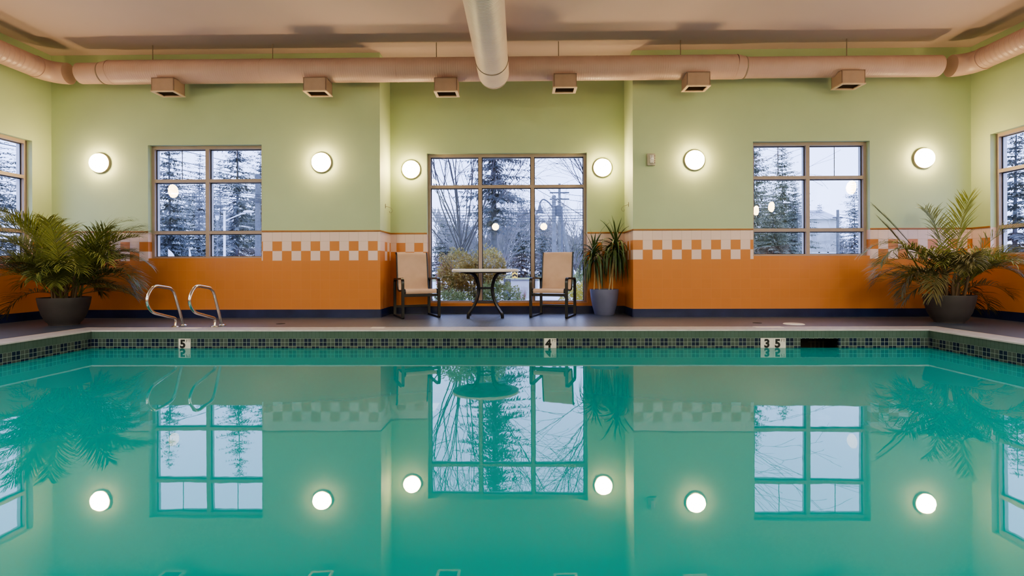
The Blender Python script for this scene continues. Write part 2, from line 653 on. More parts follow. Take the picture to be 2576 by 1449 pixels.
# ------------------------------------------------------------------ room dimensions
W, AL = 7.93, 8.57               # main window wall, alcove back wall
XL, XR = at_y(130, 500, W).x, at_y(2443, 500, W).x
AXL, AXR = at_y(956, 450, W).x, at_y(1592, 450, W).x
YB = -3.0                        # wall behind the camera
ZC = 4.08                        # ceiling
THK = 0.20
REC = 0.08                       # window recess
D1 = 6.26                        # far pool edge
PXL, PXR = at_y(230, 831, D1).x, at_y(2337, 831, D1).x
PY0 = 1.0                        # near pool edge
ZW = -0.214                      # water level
COPW = 0.36



def wall(name, axis, c, out, u0, u1, z0, z1, holes, thick, mat, label):
    def P(u, z, d):
        return Vector((u, c + out * d, z)) if axis == 'x' else Vector((c + out * d, u, z))
    us = sorted({u0, u1, *[h[0] for h in holes], *[h[1] for h in holes]})
    zs = sorted({z0, z1, *[h[2] for h in holes], *[h[3] for h in holes]})
    mb = MB()

    def solid(i, j):
        if not (0 <= i < len(us) - 1 and 0 <= j < len(zs) - 1):
            return False
        um, zm = (us[i] + us[i + 1]) / 2, (zs[j] + zs[j + 1]) / 2
        return not any(h[0] < um < h[1] and h[2] < zm < h[3] for h in holes)
    for i in range(len(us) - 1):
        for j in range(len(zs) - 1):
            if not solid(i, j):
                continue
            a, b, p, q = us[i], us[i + 1], zs[j], zs[j + 1]
            mb.quad(P(a, p, 0), P(b, p, 0), P(b, q, 0), P(a, q, 0))
            mb.quad(P(a, p, thick), P(b, p, thick), P(b, q, thick), P(a, q, thick))
            if not solid(i - 1, j):
                mb.quad(P(a, p, 0), P(a, q, 0), P(a, q, thick), P(a, p, thick))
            if not solid(i + 1, j):
                mb.quad(P(b, p, 0), P(b, q, 0), P(b, q, thick), P(b, p, thick))
            if not solid(i, j - 1):
                mb.quad(P(a, p, 0), P(b, p, 0), P(b, p, thick), P(a, p, thick))
            if not solid(i, j + 1):
                mb.quad(P(a, q, 0), P(b, q, 0), P(b, q, thick), P(a, q, thick))
    o = mb.build(name, mat, fix=True)
    return tag(o, label, 'wall', kind='structure')


# window openings, measured on the wall planes
def opening(px0, px1, py0, py1, y):
    cx, cy = (px0 + px1) / 2, (py0 + py1) / 2
    return [at_y(px0, cy, y).x, at_y(px1, cy, y).x, at_y(cx, py1, y).z, at_y(cx, py0, y).z]


WIN_L = opening(372.5, 658.5, 364.5, 649.5, W)
WIN_R = opening(1894.5, 2188.5, 355, 643.5, W)
WIN_A = opening(1074.5, 1477, 385, 762, AL)
SIDE_Y1 = 7.61
SIDE = [SIDE_Y1 - 1.75, SIDE_Y1, WIN_L[2], WIN_L[3]]
SIDE2 = [2.9, 4.65, WIN_L[2], WIN_L[3]]

WM_L = wall_mat('wall_tile_left', 'x', at_y(877.7, 610, W).x, [WIN_L[:2]])
WM_R = wall_mat('wall_tile_right', 'x', at_y(1592.4, 610, W).x, [WIN_R[:2]])
WM_A = wall_mat('wall_tile_alcove', 'x', at_y(997.5, 620, AL).x)
WM_S = wall_mat('wall_tile_side', 'y', W - 0.02, [SIDE[:2], SIDE2[:2]])


wall('wall_back_left', 'x', W, 1, XL - THK, AXL, -0.3, ZC, [WIN_L], THK, WM_L, 'mint green window wall with orange tile wainscot, part with the handrails')
wall('wall_back_right', 'x', W, 1, AXR, XR + THK, -0.3, ZC, [WIN_R], THK, WM_R, 'mint green window wall with orange tile wainscot, part with the alarm strobe')
wall('wall_alcove_back', 'x', AL, 1, AXL - THK, AXR + THK, -0.3, ZC, [WIN_A], THK, WM_A, 'green alcove wall around the tall window behind the table')
wall('wall_alcove_left', 'y', AXL, -1, W + THK, AL, -0.3, ZC, [], THK, WM_S, 'narrow pale green return of the alcove behind the left chair')
wall('wall_alcove_right', 'y', AXR, 1, W + THK, AL, -0.3, ZC, [], THK, WM_S, 'narrow pale green return of the alcove behind the spiky plant')
wall('wall_left', 'y', XL, -1, YB, W, -0.3, ZC, [SIDE, SIDE2], THK, WM_S, 'green side wall at the left edge of the picture')
wall('wall_right', 'y', XR, 1, YB, W, -0.3, ZC, [SIDE, SIDE2], THK, WM_S, 'green side wall at the right edge of the picture')
wall('wall_front', 'x', YB, -1, XL - THK, XR + THK, -0.3, ZC, [], THK, WM_L, 'green tiled wall behind the camera')

o = MB().box(XL - THK, XR + THK, YB - THK, AL + THK, ZC, ZC + 0.15).build('ceiling', M['ceil'])
tag(o, 'plain tan painted ceiling above the pool', 'ceiling', kind='structure')

# deck with the pool cut out
mb = MB()
mb.box(XL, XR, D1 + COPW, AL, -0.15, 0)
mb.box(XL, XR, YB, PY0 - COPW, -0.15, 0)
mb.box(XL, PXL - COPW, PY0 - COPW, D1 + COPW, -0.15, 0)
mb.box(PXR + COPW, XR, PY0 - COPW, D1 + COPW, -0.15, 0)
tag(mb.build('floor', M['deck']), 'dark grey mosaic tile pool deck', 'floor', kind='structure')

cop = thing('pool_coping', ((PXL + PXR) / 2, D1, 0), 'pale stone coping running round the pool edge', 'coping', kind='structure')
cop.location = (0, 0, 0)


def ring(mb, a, b, z0, z1):
    """square ring between offsets a (inner) and b (outer) outside the pool edge"""
    x0, x1, y0, y1 = PXL, PXR, PY0, D1
    I = [(x0 - a, y0 - a), (x1 + a, y0 - a), (x1 + a, y1 + a), (x0 - a, y1 + a)]
    O = [(x0 - b, y0 - b), (x1 + b, y0 - b), (x1 + b, y1 + b), (x0 - b, y1 + b)]
    for i in range(4):
        j = (i + 1) % 4
        vs = [(*I[i], z0), (*I[j], z0), (*O[j], z0), (*O[i], z0), (*I[i], z1), (*I[j], z1), (*O[j], z1), (*O[i], z1)]
        mb.add(vs, [(4, 5, 6, 7), (0, 3, 2, 1), (0, 1, 5, 4), (2, 3, 7, 6)])


mb = MB()
ring(mb, 0.012, COPW - 0.03, -0.05, 0.004)
mb.build('coping_slab', M['coping'], cop)
mb = MB()
ring(mb, COPW - 0.03, COPW, -0.05, 0.002)  # narrow tan strip where the coping meets the deck
mb.build('coping_grout_line', M['edge'], cop, label='thin tan joint along the deck side')
mb = MB()
ring(mb, -0.006, 0.012, -0.010, 0.006)
mb.build('coping_nosing', M['nosing'], cop, label='thin pale nosing at the water side')

# pool basin
SK0, SK1 = at_y(2014, 862, D1).x, at_y(2110, 862, D1).x
SKZ0, SKZ1 = -0.26, at_y(2060, 852, D1).z
mb = MB()
for a, b, c, d in ((PXL, SK0, -1.5, 0), (SK1, PXR, -1.5, 0), (SK0, SK1, -1.5, SKZ0), (SK0, SK1, SKZ1, 0)):
    mb.box(a, b, D1, D1 + 0.03, c, d)
tag(mb.build('pool_wall_back', M['poolx']), 'far pool wall with green tile over dark blue mosaic band', 'pool wall', kind='structure')
tag(MB().box(PXL - 0.03, PXL, PY0, D1 + 0.03, -1.5, 0).build('pool_wall_left', M['pooly']), 'left pool wall with dark blue mosaic waterline band', 'pool wall', kind='structure')
tag(MB().box(PXR, PXR + 0.03, PY0, D1 + 0.03, -1.5, 0).build('pool_wall_right', M['pooly']), 'right pool wall with dark blue mosaic waterline band', 'pool wall', kind='structure')
tag(MB().box(PXL, PXR, PY0 - 0.03, PY0, -1.5, 0).build('pool_wall_front', M['poolx']), 'near pool wall below the camera', 'pool wall', kind='structure')
tag(MB().box(PXL, PXR, PY0, D1, -1.55, -1.5).build('pool_floor', M['plaster']), 'teal plaster pool bottom under the water', 'pool floor', kind='structure')
o = MB().quad((PXL, PY0, ZW), (PXR, PY0, ZW), (PXR, D1, ZW), (PXL, D1, ZW)).build('pool_water', M['water'])
tag(o, 'still teal pool water mirroring windows and lamps', 'water', kind='structure')

sk = thing('pool_skimmer', ((SK0 + SK1) / 2, D1 + 0.02, SKZ0), 'black rectangular skimmer opening in the far pool wall', 'skimmer')
mb = MB()
cx = (SK0 + SK1) / 2
a_, b_, t_ = SK0 - cx, SK1 - cx, SKZ1 - SKZ0
mb.box(a_ - 0.01, b_ + 0.01, 0.24, 0.25, -0.01, t_ + 0.01)
mb.box(a_ - 0.01, a_, 0.010, 0.24, 0, t_)
mb.box(b_, b_ + 0.01, 0.010, 0.24, 0, t_)
mb.box(a_ - 0.01, b_ + 0.01, 0.010, 0.24, t_, t_ + 0.01)
mb.box(a_ - 0.01, b_ + 0.01, 0.010, 0.24, -0.01, 0)
mb.build('skimmer_throat', M['void'], sk)
mb = MB()
for k in range(4):
    mb.box(SK1 - cx - 0.06 - k * 0.055, SK1 - cx - 0.057 - k * 0.055, 0.20 - k * 0.01, 0.204 - k * 0.01, 0.0, SKZ1 - SKZ0)
mb.box(SK1 - cx - 0.25, SK1 - cx, 0.19, 0.193, 0.085, 0.088)
mb.build('weir_grid', M['inkgrey'], sk)

# wainscot cap, baseboards
trims = []


def strip_x(x0, x1, y, z0, z1, t, name, mat, label, cat):
    if cat == 'tile trim':
        mb = MB().cbox(x0, x1, y - t, y + 0.002, z0, z1, t * 0.4)
    else:
        mb = MB().box(x0, x1, y - t, y + 0.002, z0, z1)
    return tag(mb.build(name, mat), label, cat, kind='structure')


def strip_y(y0, y1, x, side, z0, z1, t, name, mat, label, cat):
    a, b = (x - 0.002, x + t) if side > 0 else (x - t, x + 0.002)
    if cat == 'tile trim':
        mb = MB().cbox(a, b, y0, y1, z0, z1, t * 0.4)
    else:
        mb = MB().box(a, b, y0, y1, z0, z1)
    return tag(mb.build(name, mat), label, cat, kind='structure')


CAPS = [(XL, WIN_L[0], W, 'from the left corner to the left window'), (WIN_L[1], AXL, W, 'between the left window and the alcove'),
        (AXL, WIN_A[0], AL, 'on the alcove wall above the left chair'), (WIN_A[1], AXR, AL, 'on the alcove wall above the spiky plant'),
        (AXR, WIN_R[0], W, 'between the alcove and the right window'), (WIN_R[1], XR, W, 'from the right window to the right corner')]
k = 1
for x0, x1, y, where in CAPS:
    strip_x(x0, x1, y, TZ - 0.004, TZ + 0.02, 0.012, f'trim_{k}', M['cap'], f'brown bullnose tile trim {where}', 'tile trim')
    k += 1
for y0, y1, x, sd, where in ((W, AL, AXL, 1, 'on the left alcove return'), (W, AL, AXR, -1, 'on the right alcove return'),
                             (SIDE[1], W, XL, 1, 'on the left side wall by the corner'), (SIDE[1], W, XR, -1, 'on the right side wall by the corner'),
                             (SIDE2[1], SIDE[0], XL, 1, 'on the left side wall past the window'), (SIDE2[1], SIDE[0], XR, -1, 'on the right side wall past the window')):
    strip_y(y0, y1, x, sd, TZ - 0.004, TZ + 0.02, 0.012, f'trim_{k}', M['cap'], f'brown bullnose tile trim {where}', 'tile trim')
    k += 1
BZ = 0.124
strip_x(XL, AXL, W, 0, BZ, 0.012, 'baseboard_back_left', M['base'], 'dark navy tile baseboard behind the handrails', 'baseboard')
strip_x(AXR, XR, W, 0, BZ, 0.012, 'baseboard_back_right', M['base'], 'dark navy tile baseboard below the right window', 'baseboard')
strip_x(AXL, AXR, AL, 0, BZ, 0.012, 'baseboard_alcove', M['base'], 'dark navy tile baseboard below the tall alcove window', 'baseboard')
strip_y(W, AL, AXL, 1, 0, BZ, 0.012, 'baseboard_alcove_left', M['base'], 'dark navy tile baseboard on the left alcove return', 'baseboard')
strip_y(W, AL, AXR, -1, 0, BZ, 0.012, 'baseboard_alcove_right', M['base'], 'dark navy tile baseboard on the right alcove return', 'baseboard')
strip_y(YB, W, XL, 1, 0, BZ, 0.012, 'baseboard_left', M['base'], 'dark navy tile baseboard on the left side wall', 'baseboard')
strip_y(YB, W, XR, -1, 0, BZ, 0.012, 'baseboard_right', M['base'], 'dark navy tile baseboard on the right side wall', 'baseboard')


# ------------------------------------------------------------------ windows
def make_window(idx, axis, c, out, o, ucuts, zcuts, label, seams=True):
    """o = opening u0,u1,z0,z1; ucuts/zcuts = centres of mullions / transoms"""
    u0, u1, z0, z1 = o

    def B(mb, a, b, p, q, d0, d1):
        if axis == 'x':
            y0, y1 = sorted((c + out * d0, c + out * d1))
            mb.box(a, b, y0, y1, p, q)
        else:
            x0, x1 = sorted((c + out * d0, c + out * d1))
            mb.box(x0, x1, a, b, p, q)
    w = thing(f'window_{idx}', (0, 0, 0), label, 'window', kind='structure')
    fw, bw = 0.046, 0.056
    us = [u0 + fw] + [x for m in ucuts for x in (m - bw / 2, m + bw / 2)] + [u1 - fw]
    zs = [z0 + 0.028] + [x for m in zcuts for x in (m - 0.025, m + 0.025)] + [z1 - 0.05]
    fr, fo, ga = MB(), MB(), MB()
    for mb, d0, d1, e in ((fr, REC, REC + 0.045, 0.0), (fo, REC + 0.062, THK - 0.005, 0.004)):
        B(mb, u0, us[0] + e, z0, z1, d0, d1)
        B(mb, us[-1] - e, u1, z0, z1, d0, d1)
        B(mb, us[0] + e, us[-1] - e, z0, zs[0] + e, d0, d1)
        B(mb, us[0] + e, us[-1] - e, zs[-1] - e, z1, d0, d1)
        for i in range(1, len(us) - 1, 2):
            B(mb, us[i] - e, us[i + 1] + e, zs[0], zs[-1], d0, d1)
        for j in range(1, len(zs) - 1, 2):
            for i in range(0, len(us), 2):
                B(mb, us[i], us[i + 1], zs[j] - e, zs[j + 1] + e, d0 + 0.001, d1)
    panes = []
    for i in range(0, len(us), 2):
        for j in range(0, len(zs), 2):
            a, b, p, q = us[i], us[i + 1], zs[j], zs[j + 1]
            t = 0.012
            B(ga, a, a + t, p, q, REC + 0.046, REC + 0.052)
            B(ga, b - t, b, p, q, REC + 0.046, REC + 0.052)
            B(ga, a, b, q - t, q, REC + 0.046, REC + 0.052)
            B(ga, a, b, p, p + t * 0.5, REC + 0.046, REC + 0.052)
            g = MB()
            d = REC + 0.055
            if axis == 'x':
                g.quad((a, c + out * d, p), (b, c + out * d, p), (b, c + out * d, q), (a, c + out * d, q))
            else:
                g.quad((c + out * d, a, p), (c + out * d, b, p), (c + out * d, b, q), (c + out * d, a, q))
            po = g.build('pane', M['glass'], w)
            panes.append((po, a, b, p, q, j == len(zs) - 2))
    fr.build('window_frame', M['frame'], w)
    fo.build('outer_frame', M['frame_out'], w, label='pale aluminium outer frame')
    ga.build('gasket', M['gasket'], w)
    if seams:
        for po, a, b, p, q, top in panes:
            if top:
                s = MB()
                m = (a + b) / 2
                B(s, m - 0.005, m + 0.005, p, q, REC + 0.056, REC + 0.060)
                s.build('glass_seam', M['poledark'], po)
    # light portal outside the glass
    L = bpy.data.lights.new('portal', 'AREA')
    L.shape = 'RECTANGLE'
    L.size, L.size_y = u1 - u0, z1 - z0
    L.cycles.is_portal = True
    P = bpy.data.objects.new('portal', L)
    C.objects.link(P)
    mid = Vector(((u0 + u1) / 2, c + out * (THK + 0.02), (z0 + z1) / 2)) if axis == 'x' else Vector((c + out * (THK + 0.02), (u0 + u1) / 2, (z0 + z1) / 2))
    P.location = mid
    inward = Vector((0, -out, 0)) if axis == 'x' else Vector((-out, 0, 0))
    P.rotation_euler = inward.to_track_quat('-Z', 'Z').to_euler()
    return w


YF = W + REC
zc = lambda px, py, y: at_y(px, py, y).z
TR_L = [zc(520, 585, YF), zc(520, 455, YF)]
make_window(1, 'x', W, 1, WIN_L, [at_y(521.5, 500, YF).x], TR_L, 'square six pane window by the pool handrails, conifers outside')
make_window(2, 'x', AL, 1, WIN_A, [at_y(1208, 560, AL + REC).x, at_y(1340, 560, AL + REC).x], [zc(1280, 469, AL + REC)], 'tall wide window behind the table and chairs', seams=False)
make_window(3, 'x', W, 1, WIN_R, [at_y(2032.5, 500, YF).x], [zc(2035, 578.5, YF), zc(2035, 446.5, YF)], 'square six pane window between the strobe and the right palm')
SM = [(SIDE[0] + SIDE[1]) / 2]
make_window(4, 'y', XL, -1, SIDE, SM, TR_L, 'side wall window behind the left palm, cut by the frame edge')
make_window(5, 'y', XR, 1, SIDE, SM, TR_L, 'side wall window behind the right palm, cut by the frame edge')
SM2 = [(SIDE2[0] + SIDE2[1]) / 2]
make_window(6, 'y', XL, -1, SIDE2, SM2, TR_L, 'second window on the left side wall, nearer the camera')
make_window(7, 'y', XR, 1, SIDE2, SM2, TR_L, 'second window on the right side wall, nearer the camera')

# ------------------------------------------------------------------ wall lamps
lamp_proto = None


def sconce(pos, inward, label):
    global lamp_proto
    q = Vector(inward).to_track_quat('Z', 'Y')
    if lamp_proto is None:
        t = thing('wall_lamp', pos, label, 'lamp', 'round wall lamps')
        MB().lathe([(0.0, 0.0), (0.158, 0.0), (0.158, 0.022), (0.150, 0.034), (0.140, 0.034), (0.140, 0.02)], 40).build('lamp_base', M['lampring'], t, smooth=35, label='grey base ring')
        MB().lathe([(0.138, 0.020), (0.142, 0.045), (0.136, 0.066), (0.118, 0.084), (0.088, 0.097), (0.045, 0.105), (0.001, 0.107)], 40).build('lamp_shade', M['lamp'], t, smooth=180, label='glowing white domed glass shade')
        lamp_proto = t
    else:
        t = dup(lamp_proto, pos, 0, label, 'round wall lamps')
    t.rotation_mode = 'XYZ'
    t.rotation_euler = q.to_euler()
    return t


BACK = (0, -1, 0)
sconce(at_y(254, 411, W), BACK, 'round glowing wall lamp above the left palm')
sconce(at_y(810, 409.5, W), BACK, 'round glowing wall lamp between the left window and the alcove')
sconce(at_y(1035, 427, AL), BACK, 'round glowing wall lamp in the alcove above the left chair')
sconce(at_y(1515, 422.5, AL), BACK, 'round glowing wall lamp in the alcove above the spiky plant')
sconce(at_y(1746, 403.5, W), BACK, 'round glowing wall lamp between the alarm strobe and the right window')
sconce(at_y(2321, 399, W), BACK, 'round glowing wall lamp above the right palm')
ZL = 2.38
for yy, w1 in ((5.45, 'nearest the window'), (2.1, 'near the camera'), (1.2, 'beside the camera'), (-1.8, 'behind the camera')):
    if yy != 2.1:
        sconce((XL, yy, ZL), (1, 0, 0), f'round wall lamp on the left side wall {w1}, outside the view')
    sconce((XR, yy, ZL), (-1, 0, 0), f'round wall lamp on the right side wall {w1}, outside the view')
for xx, w1 in ((-4.6, 'far left'), (-0.95, 'left of the middle'), (0.95, 'right of the middle'), (4.6, 'far right')):
    sconce((xx, YB, ZL), (0, 1, 0), f'round wall lamp on the wall behind the camera, {w1}')

# added fill panels, out of view, brightening the lower walls and deck
panel = None
for yy, w2 in ((-2.0, 'back row'), (1.8, 'front row')):
    for xx, w1 in ((-5.4, 'far left'), (-3.4, 'left'), (3.4, 'right'), (5.4, 'far right')):
        lab = f'flat white ceiling light panel over the camera end of the room, {w2}, {w1}'
        if panel is None:
            panel = thing('ceiling_light', (xx, yy, ZC), lab, 'ceiling light', 'ceiling light panels')
            mb = MB()
            for q in ((-0.33, -0.30, -0.62, 0.62), (0.30, 0.33, -0.62, 0.62), (-0.30, 0.30, -0.62, -0.59), (-0.30, 0.30, 0.59, 0.62)):
                mb.box(*q, -0.06, 0.0)
            mb.build('light_frame', M['trofferbody'], panel)
            MB().quad((-0.30, -0.59, -0.045), (0.30, -0.59, -0.045), (0.30, 0.59, -0.045), (-0.30, 0.59, -0.045)).build('diffuser', M['troffer'], panel)
        else:
            dup(panel, (xx, yy, ZC), 0, lab, 'ceiling light panels')

# ------------------------------------------------------------------ air ducts
YD, RD, RS = 7.60, 0.172, 0.150
ZD = at_y(1000, 176, YD).z
zsmall = at_y(2100, 167, YD).z
ZS = ZD - 0.012
duct = thing('perimeter_duct', (0, YD, ZD), 'pale round air duct running along the window wall under the ceiling', 'duct')
duct.location = (0, 0, 0)
xa, xb = at_y(283, 180, YD).x, at_y(1848, 165, YD).x
mb = MB()
mb.tube([(xa, YD, ZD), (xb, YD, ZD)], RD, 40, caps=True)
mb.build('duct_run', M['ductx'], duct, smooth=40)
cl, cr = XL + (W - YD), XR - (W - YD)


def elbow_run(cx, sgn, xstart):
    """short thinner length, elbow at the corner, then along the side wall"""
    pts = [(xstart, YD, ZS), (cx + sgn * 0.42, YD, ZS)]
    mb = MB()
    mb.tube(pts, RS, 36)
    mb.build('duct_run', M['ductx'], duct, smooth=40)
    arc = []
    R = 0.24
    ox, oy = cx + sgn * R, YD - R
    for k in range(9):
        a = PI / 2 * k / 8
        arc.append((ox - sgn * R * math.sin(a), oy + R * math.cos(a), ZS))
    MB().tube(arc, RS + 0.003, 36).build('duct_elbow', M['duct'], duct, smooth=40)
    MB().tube([(cx, YD - R, ZS), (cx, YB + 0.3, ZS)], RS, 36).build('side_run', M['ducty'], duct, smooth=40)
    MB().tube([(cx, YD - R - 0.05, ZS), (cx, YD - R, ZS)], RS + 0.008, 36).build('duct_collar', M['duct'], duct, smooth=40)


elbow_run(cl, 1, xa - 0.12)
elbow_run(cr, -1, xb + 0.12)
for s, x in ((-1, xa), (1, xb)):
    mb = MB()
    mb.tube([(x, YD, ZD), (x + s * 0.13, YD, ZS)], [RD + 0.004, RS + 0.006], 40)
    mb.build('duct_reducer', M['duct'], duct, smooth=40)
    MB().tube([(x + s * 0.125, YD, ZS), (x + s * 0.14, YD, ZS)], RS + 0.009, 40).build('duct_seam', M['ductdark'], duct, smooth=40)
for px in (664, 1000, 1500):
    x = at_y(px, 176, YD).x
    MB().tube([(x - 0.006, YD, ZD), (x + 0.006, YD, ZD)], RD + 0.003, 40).build('duct_seam', M['duct'], duct, smooth=40)
for px in (384, 686, 1098, 1405, 1712, 2130):
    x = at_y(px, 140, YD).x
    mb = MB()
    mb.tube([(x, YD, ZD + RS * 0.8), (x, YD, ZC)], 0.007, 8)
    mb.build('hanger_rod', M['ductdark'], duct, label='thin rod up to the ceiling')

# branch duct towards the camera
RB = 0.213
yb1 = 7.42
pB = at_y(1243, 193, yb1)
branch = thing('branch_duct', (pB.x, 0, pB.z), 'fat ribbed air duct running from the window wall over the pool', 'duct')
mb = MB()
prof = [(0, YB + 0.3, 0), (0, yb1 - 0.62, 0)]
mb.tube(prof, RB, 48)
mb.build('duct_run', M['ductb'], branch, smooth=40)
MB().tube([(0, yb1 - 0.62, 0), (0, yb1 - 0.15, 0)], RB + 0.004, 48).build('duct_sleeve', M['ductb'], branch, smooth=40)
MB().tube([(0, yb1 - 0.635, 0), (0, yb1 - 0.62, 0)], RB + 0.008, 48).build('duct_seam', M['ductdark'], branch, smooth=40)
mb = MB()
pts, rr = [], []
for k in range(10):
    a = PI / 2 * k / 9
    pts.append((0, yb1 - 0.15 + 0.17 * math.sin(a), 0.02 * math.sin(a)))
    rr.append(max(0.003, (RB + 0.004) * math.cos(a) ** 0.5))
mb.tube(pts, rr, 48)
mb.build('duct_end_cap', M['ductend'], branch, smooth=60)
for yy in (5.0, 2.0, -1.0):
    MB().tube([(0, yy, RB * 0.9), (0, yy, ZC - pB.z)], 0.008, 8).build('hanger_rod', M['ductdark'], branch)

# air registers hanging from the duct
REGS = [(408, 197, 230, 'below the duct near the left corner, leftmost of the six'), (791, 194, 229, 'below the duct above the second lamp from the left'),
        (1121, 198, 230, 'just left of the branch duct'), (1422, 187, 220, 'just right of the branch duct'),
        (1758, 180, 216, 'below the duct above the lamp beside the strobe'), (2148, 179, 211, 'below the duct near the right corner, rightmost of the six')]
reg = None
for px, p0, p1, where in REGS:
    yr = YD - 0.06
    pb = at_y(px, p1, yr - 0.13)
    loc = (pb.x, yr, pb.z)
    lab = f'tan box shaped air register {where}'
    if reg is None:
        reg = thing('air_register', loc, lab, 'air register', 'air registers under the duct')
        w, d, h = 0.165, 0.125, 0.205
        mb = MB()
        mb.box(-w, w, -d, -d + 0.012, 0.012, h)
        mb.box(-w, w, d - 0.012, d, 0.012, h)
        mb.box(-w, -w + 0.012, -d, d, 0.012, h)
        mb.box(w - 0.012, w, -d, d, 0.012, h)
        mb.box(-w, w, -d, d, h - 0.012, h)
        mb.build('register_box', M['register'], reg)
        mb = MB()
        w2, d2 = w + 0.008, d + 0.008
        mb.box(-w2, w2, -d2, -d2 + 0.035, 0, 0.014)
        mb.box(-w2, w2, d2 - 0.035, d2, 0, 0.014)
        mb.box(-w2, -w2 + 0.04, -d2 + 0.035, d2 - 0.035, 0, 0.014)
        mb.box(w2 - 0.04, w2, -d2 + 0.035, d2 - 0.035, 0, 0.014)
        mb.build('register_rim', M['regrim'], reg, label='pale rim round the slot')
        mb = MB()
        for k in range(6):
            yv = -0.075 + k * 0.03
            mb.quad((-w + 0.03, yv, 0.012), (w - 0.03, yv, 0.012), (w - 0.03, yv + 0.014, 0.035), (-w + 0.03, yv + 0.014, 0.035))
        mb.build('louvre_grille', M['regdark'], reg, label='dark louvred slot')
    else:
        dup(reg, loc, 0, lab, 'air registers under the duct')

# ------------------------------------------------------------------ strobe, hooks
p = at_y(1637, 402.5, W)
st = thing('fire_alarm_strobe', (p.x, W, p.z), 'small beige fire alarm strobe on the wall right of the alcove', 'alarm strobe')
mb = MB().cbox(-0.062, 0.062, -0.045, 0, -0.092, 0.092, 0.012)
mb.build('strobe_housing', M['strobe'], st, smooth=30)
mb = MB().cbox(-0.032, 0.034, -0.07, -0.044, -0.062, 0.066, 0.012)
mb.build('strobe_lens', M['strobelens'], st, smooth=30, label='clear ribbed flash lens')
mb = MB()
for k in range(4):
    mb.box(0.044, 0.056, -0.048, -0.044, -0.06 + k * 0.034, -0.042 + k * 0.034)
mb.build('speaker_slots', M['ductdark'], st)

for side, x, px, py, lab in ((1, AXL, 976, 527, 'curly wire plant hook on the alcove return above the left chair'), (-1, AXR, 1575, 523, 'curly wire plant hook on the alcove return above the spiky plant')):
    q = at_x(px, py, x)
    yy = 8.24
    zz = at_y(px, py, yy).z
    hk = thing('plant_hook', (x, yy, zz), lab, 'hook', 'plant hooks in the alcove')
    pts = [(0, 0, 0.05), (side * 0.03, 0, 0.045), (side * 0.09, -0.004, 0.02), (side * 0.115, -0.006, -0.015), (side * 0.10, -0.006, -0.05), (side * 0.072, -0.004, -0.05), (side * 0.066, -0.003, -0.025)]
    MB().tube(catmull(pts, 6), 0.0032, 8).build('hook_wire', M['hook'], hk, smooth=60)
    MB().cbox(min(0, side * 0.006), max(0, side * 0.006), -0.012, 0.012, 0.02, 0.09, 0.002).build('hook_plate', M['hook'], hk)

# ------------------------------------------------------------------ pool handrails
def rail_path():
    x0 = at_z(462, 820).x

    def pt(px, py):
        q = at_x(px, py, x0)
        return Vector((0, q.y, q.z))
    A, B = at_z(449, 823), at_z(462, 820)
    P = [Vector((0, B.y, 0.0)), pt(436, 726), pt(384, 718), pt(366, 757), pt(381, 786), pt(443.5, 801), Vector((0, A.y - 0.03, 0.0))]
    return x0, P


rx, RP = rail_path()
y0 = RP[0].y
RP = [Vector((0, p.y - y0, p.z)) for p in RP]
path = fillet(RP, [0, 0.10, 0.16, 0.16, 0.14, 0.07, 0], 8)
rail = thing('pool_handrail', (rx, y0, 0), 'looped steel pool handrail on the coping, the left one of the pair', 'handrail', 'steel pool handrails')
MB().tube(path, 0.018, 14).build('rail_tube', M['steel'], rail, smooth=60)
for yy in (0.0, RP[-1].y):
    MB().lathe([(0.0, 0.004), (0.046, 0.004), (0.046, 0.010), (0.030, 0.022), (0.021, 0.024)], 24, Matrix.Translation((0, yy, 0))).build('anchor_flange', M['steel'], rail, smooth=40)
dup(rail, (at_z(558, 820).x, y0, 0), 0, 'looped steel pool handrail on the coping, the right one of the pair', 'steel pool handrails')


# ------------------------------------------------------------------ depth markers and deck plates
def text_mesh(s, size, mat, name, parent, loc, rot, off=0.0):
    cu = bpy.data.curves.new(name, 'FONT')
    cu.body = s
    cu.size = size
    cu.extrude = 0.001
    cu.offset = off
    cu.align_x = 'CENTER'
    cu.align_y = 'CENTER'
    ob = bpy.data.objects.new(name, cu)
    C.objects.link(ob)
    dg = bpy.context.evaluated_depsgraph_get()
    dg.update()
    me = bpy.data.meshes.new_from_object(ob.evaluated_get(dg))
    C.objects.unlink(ob)
    bpy.data.objects.remove(ob)
    me.materials.clear()
    me.materials.append(mat)
    o = bpy.data.objects.new(name, me)
    C.objects.link(o)
    o.parent = parent
    o.location = loc
    o.rotation_euler = rot
    return o


UP = (PI / 2, 0, 0)
ztop = at_y(1383, 851, D1).z
for px, s, lab in ((465, '5', 'white depth marker tile reading 5 FT below the handrails'), (1384, '4', 'white depth marker tile reading 4 FT below the right chair')):
    x = at_y(px, 865, D1).x
    dm = thing('depth_marker', (x, D1, ztop - 0.15), lab, 'depth marker', 'depth markers on the far pool wall')
    MB().cbox(-0.074, 0.074, -0.006, 0.001, 0, 0.15, 0.002).build('marker_tile', M['mark'], dm)
    text_mesh(s, 0.135, M['ink'], 'digit', dm, (-0.022, -0.007, 0.082), UP, 0.006)
    text_mesh('FT', 0.05, M['inkgrey'], 'unit_letters', dm, (0.046, -0.007, 0.122), UP, 0.0)
x = at_y(1944.5, 865, D1).x
dm = thing('depth_marker', (x, D1, ztop - 0.15), 'wide white depth marker reading 3 5 FT beside the skimmer', 'depth marker', 'depth markers on the far pool wall')
for s in (-1, 1):
    MB().cbox(s * 0.075 - 0.0745, s * 0.075 + 0.0745, -0.006, 0.001, 0, 0.15, 0.002).build('marker_tile', M['mark'], dm)
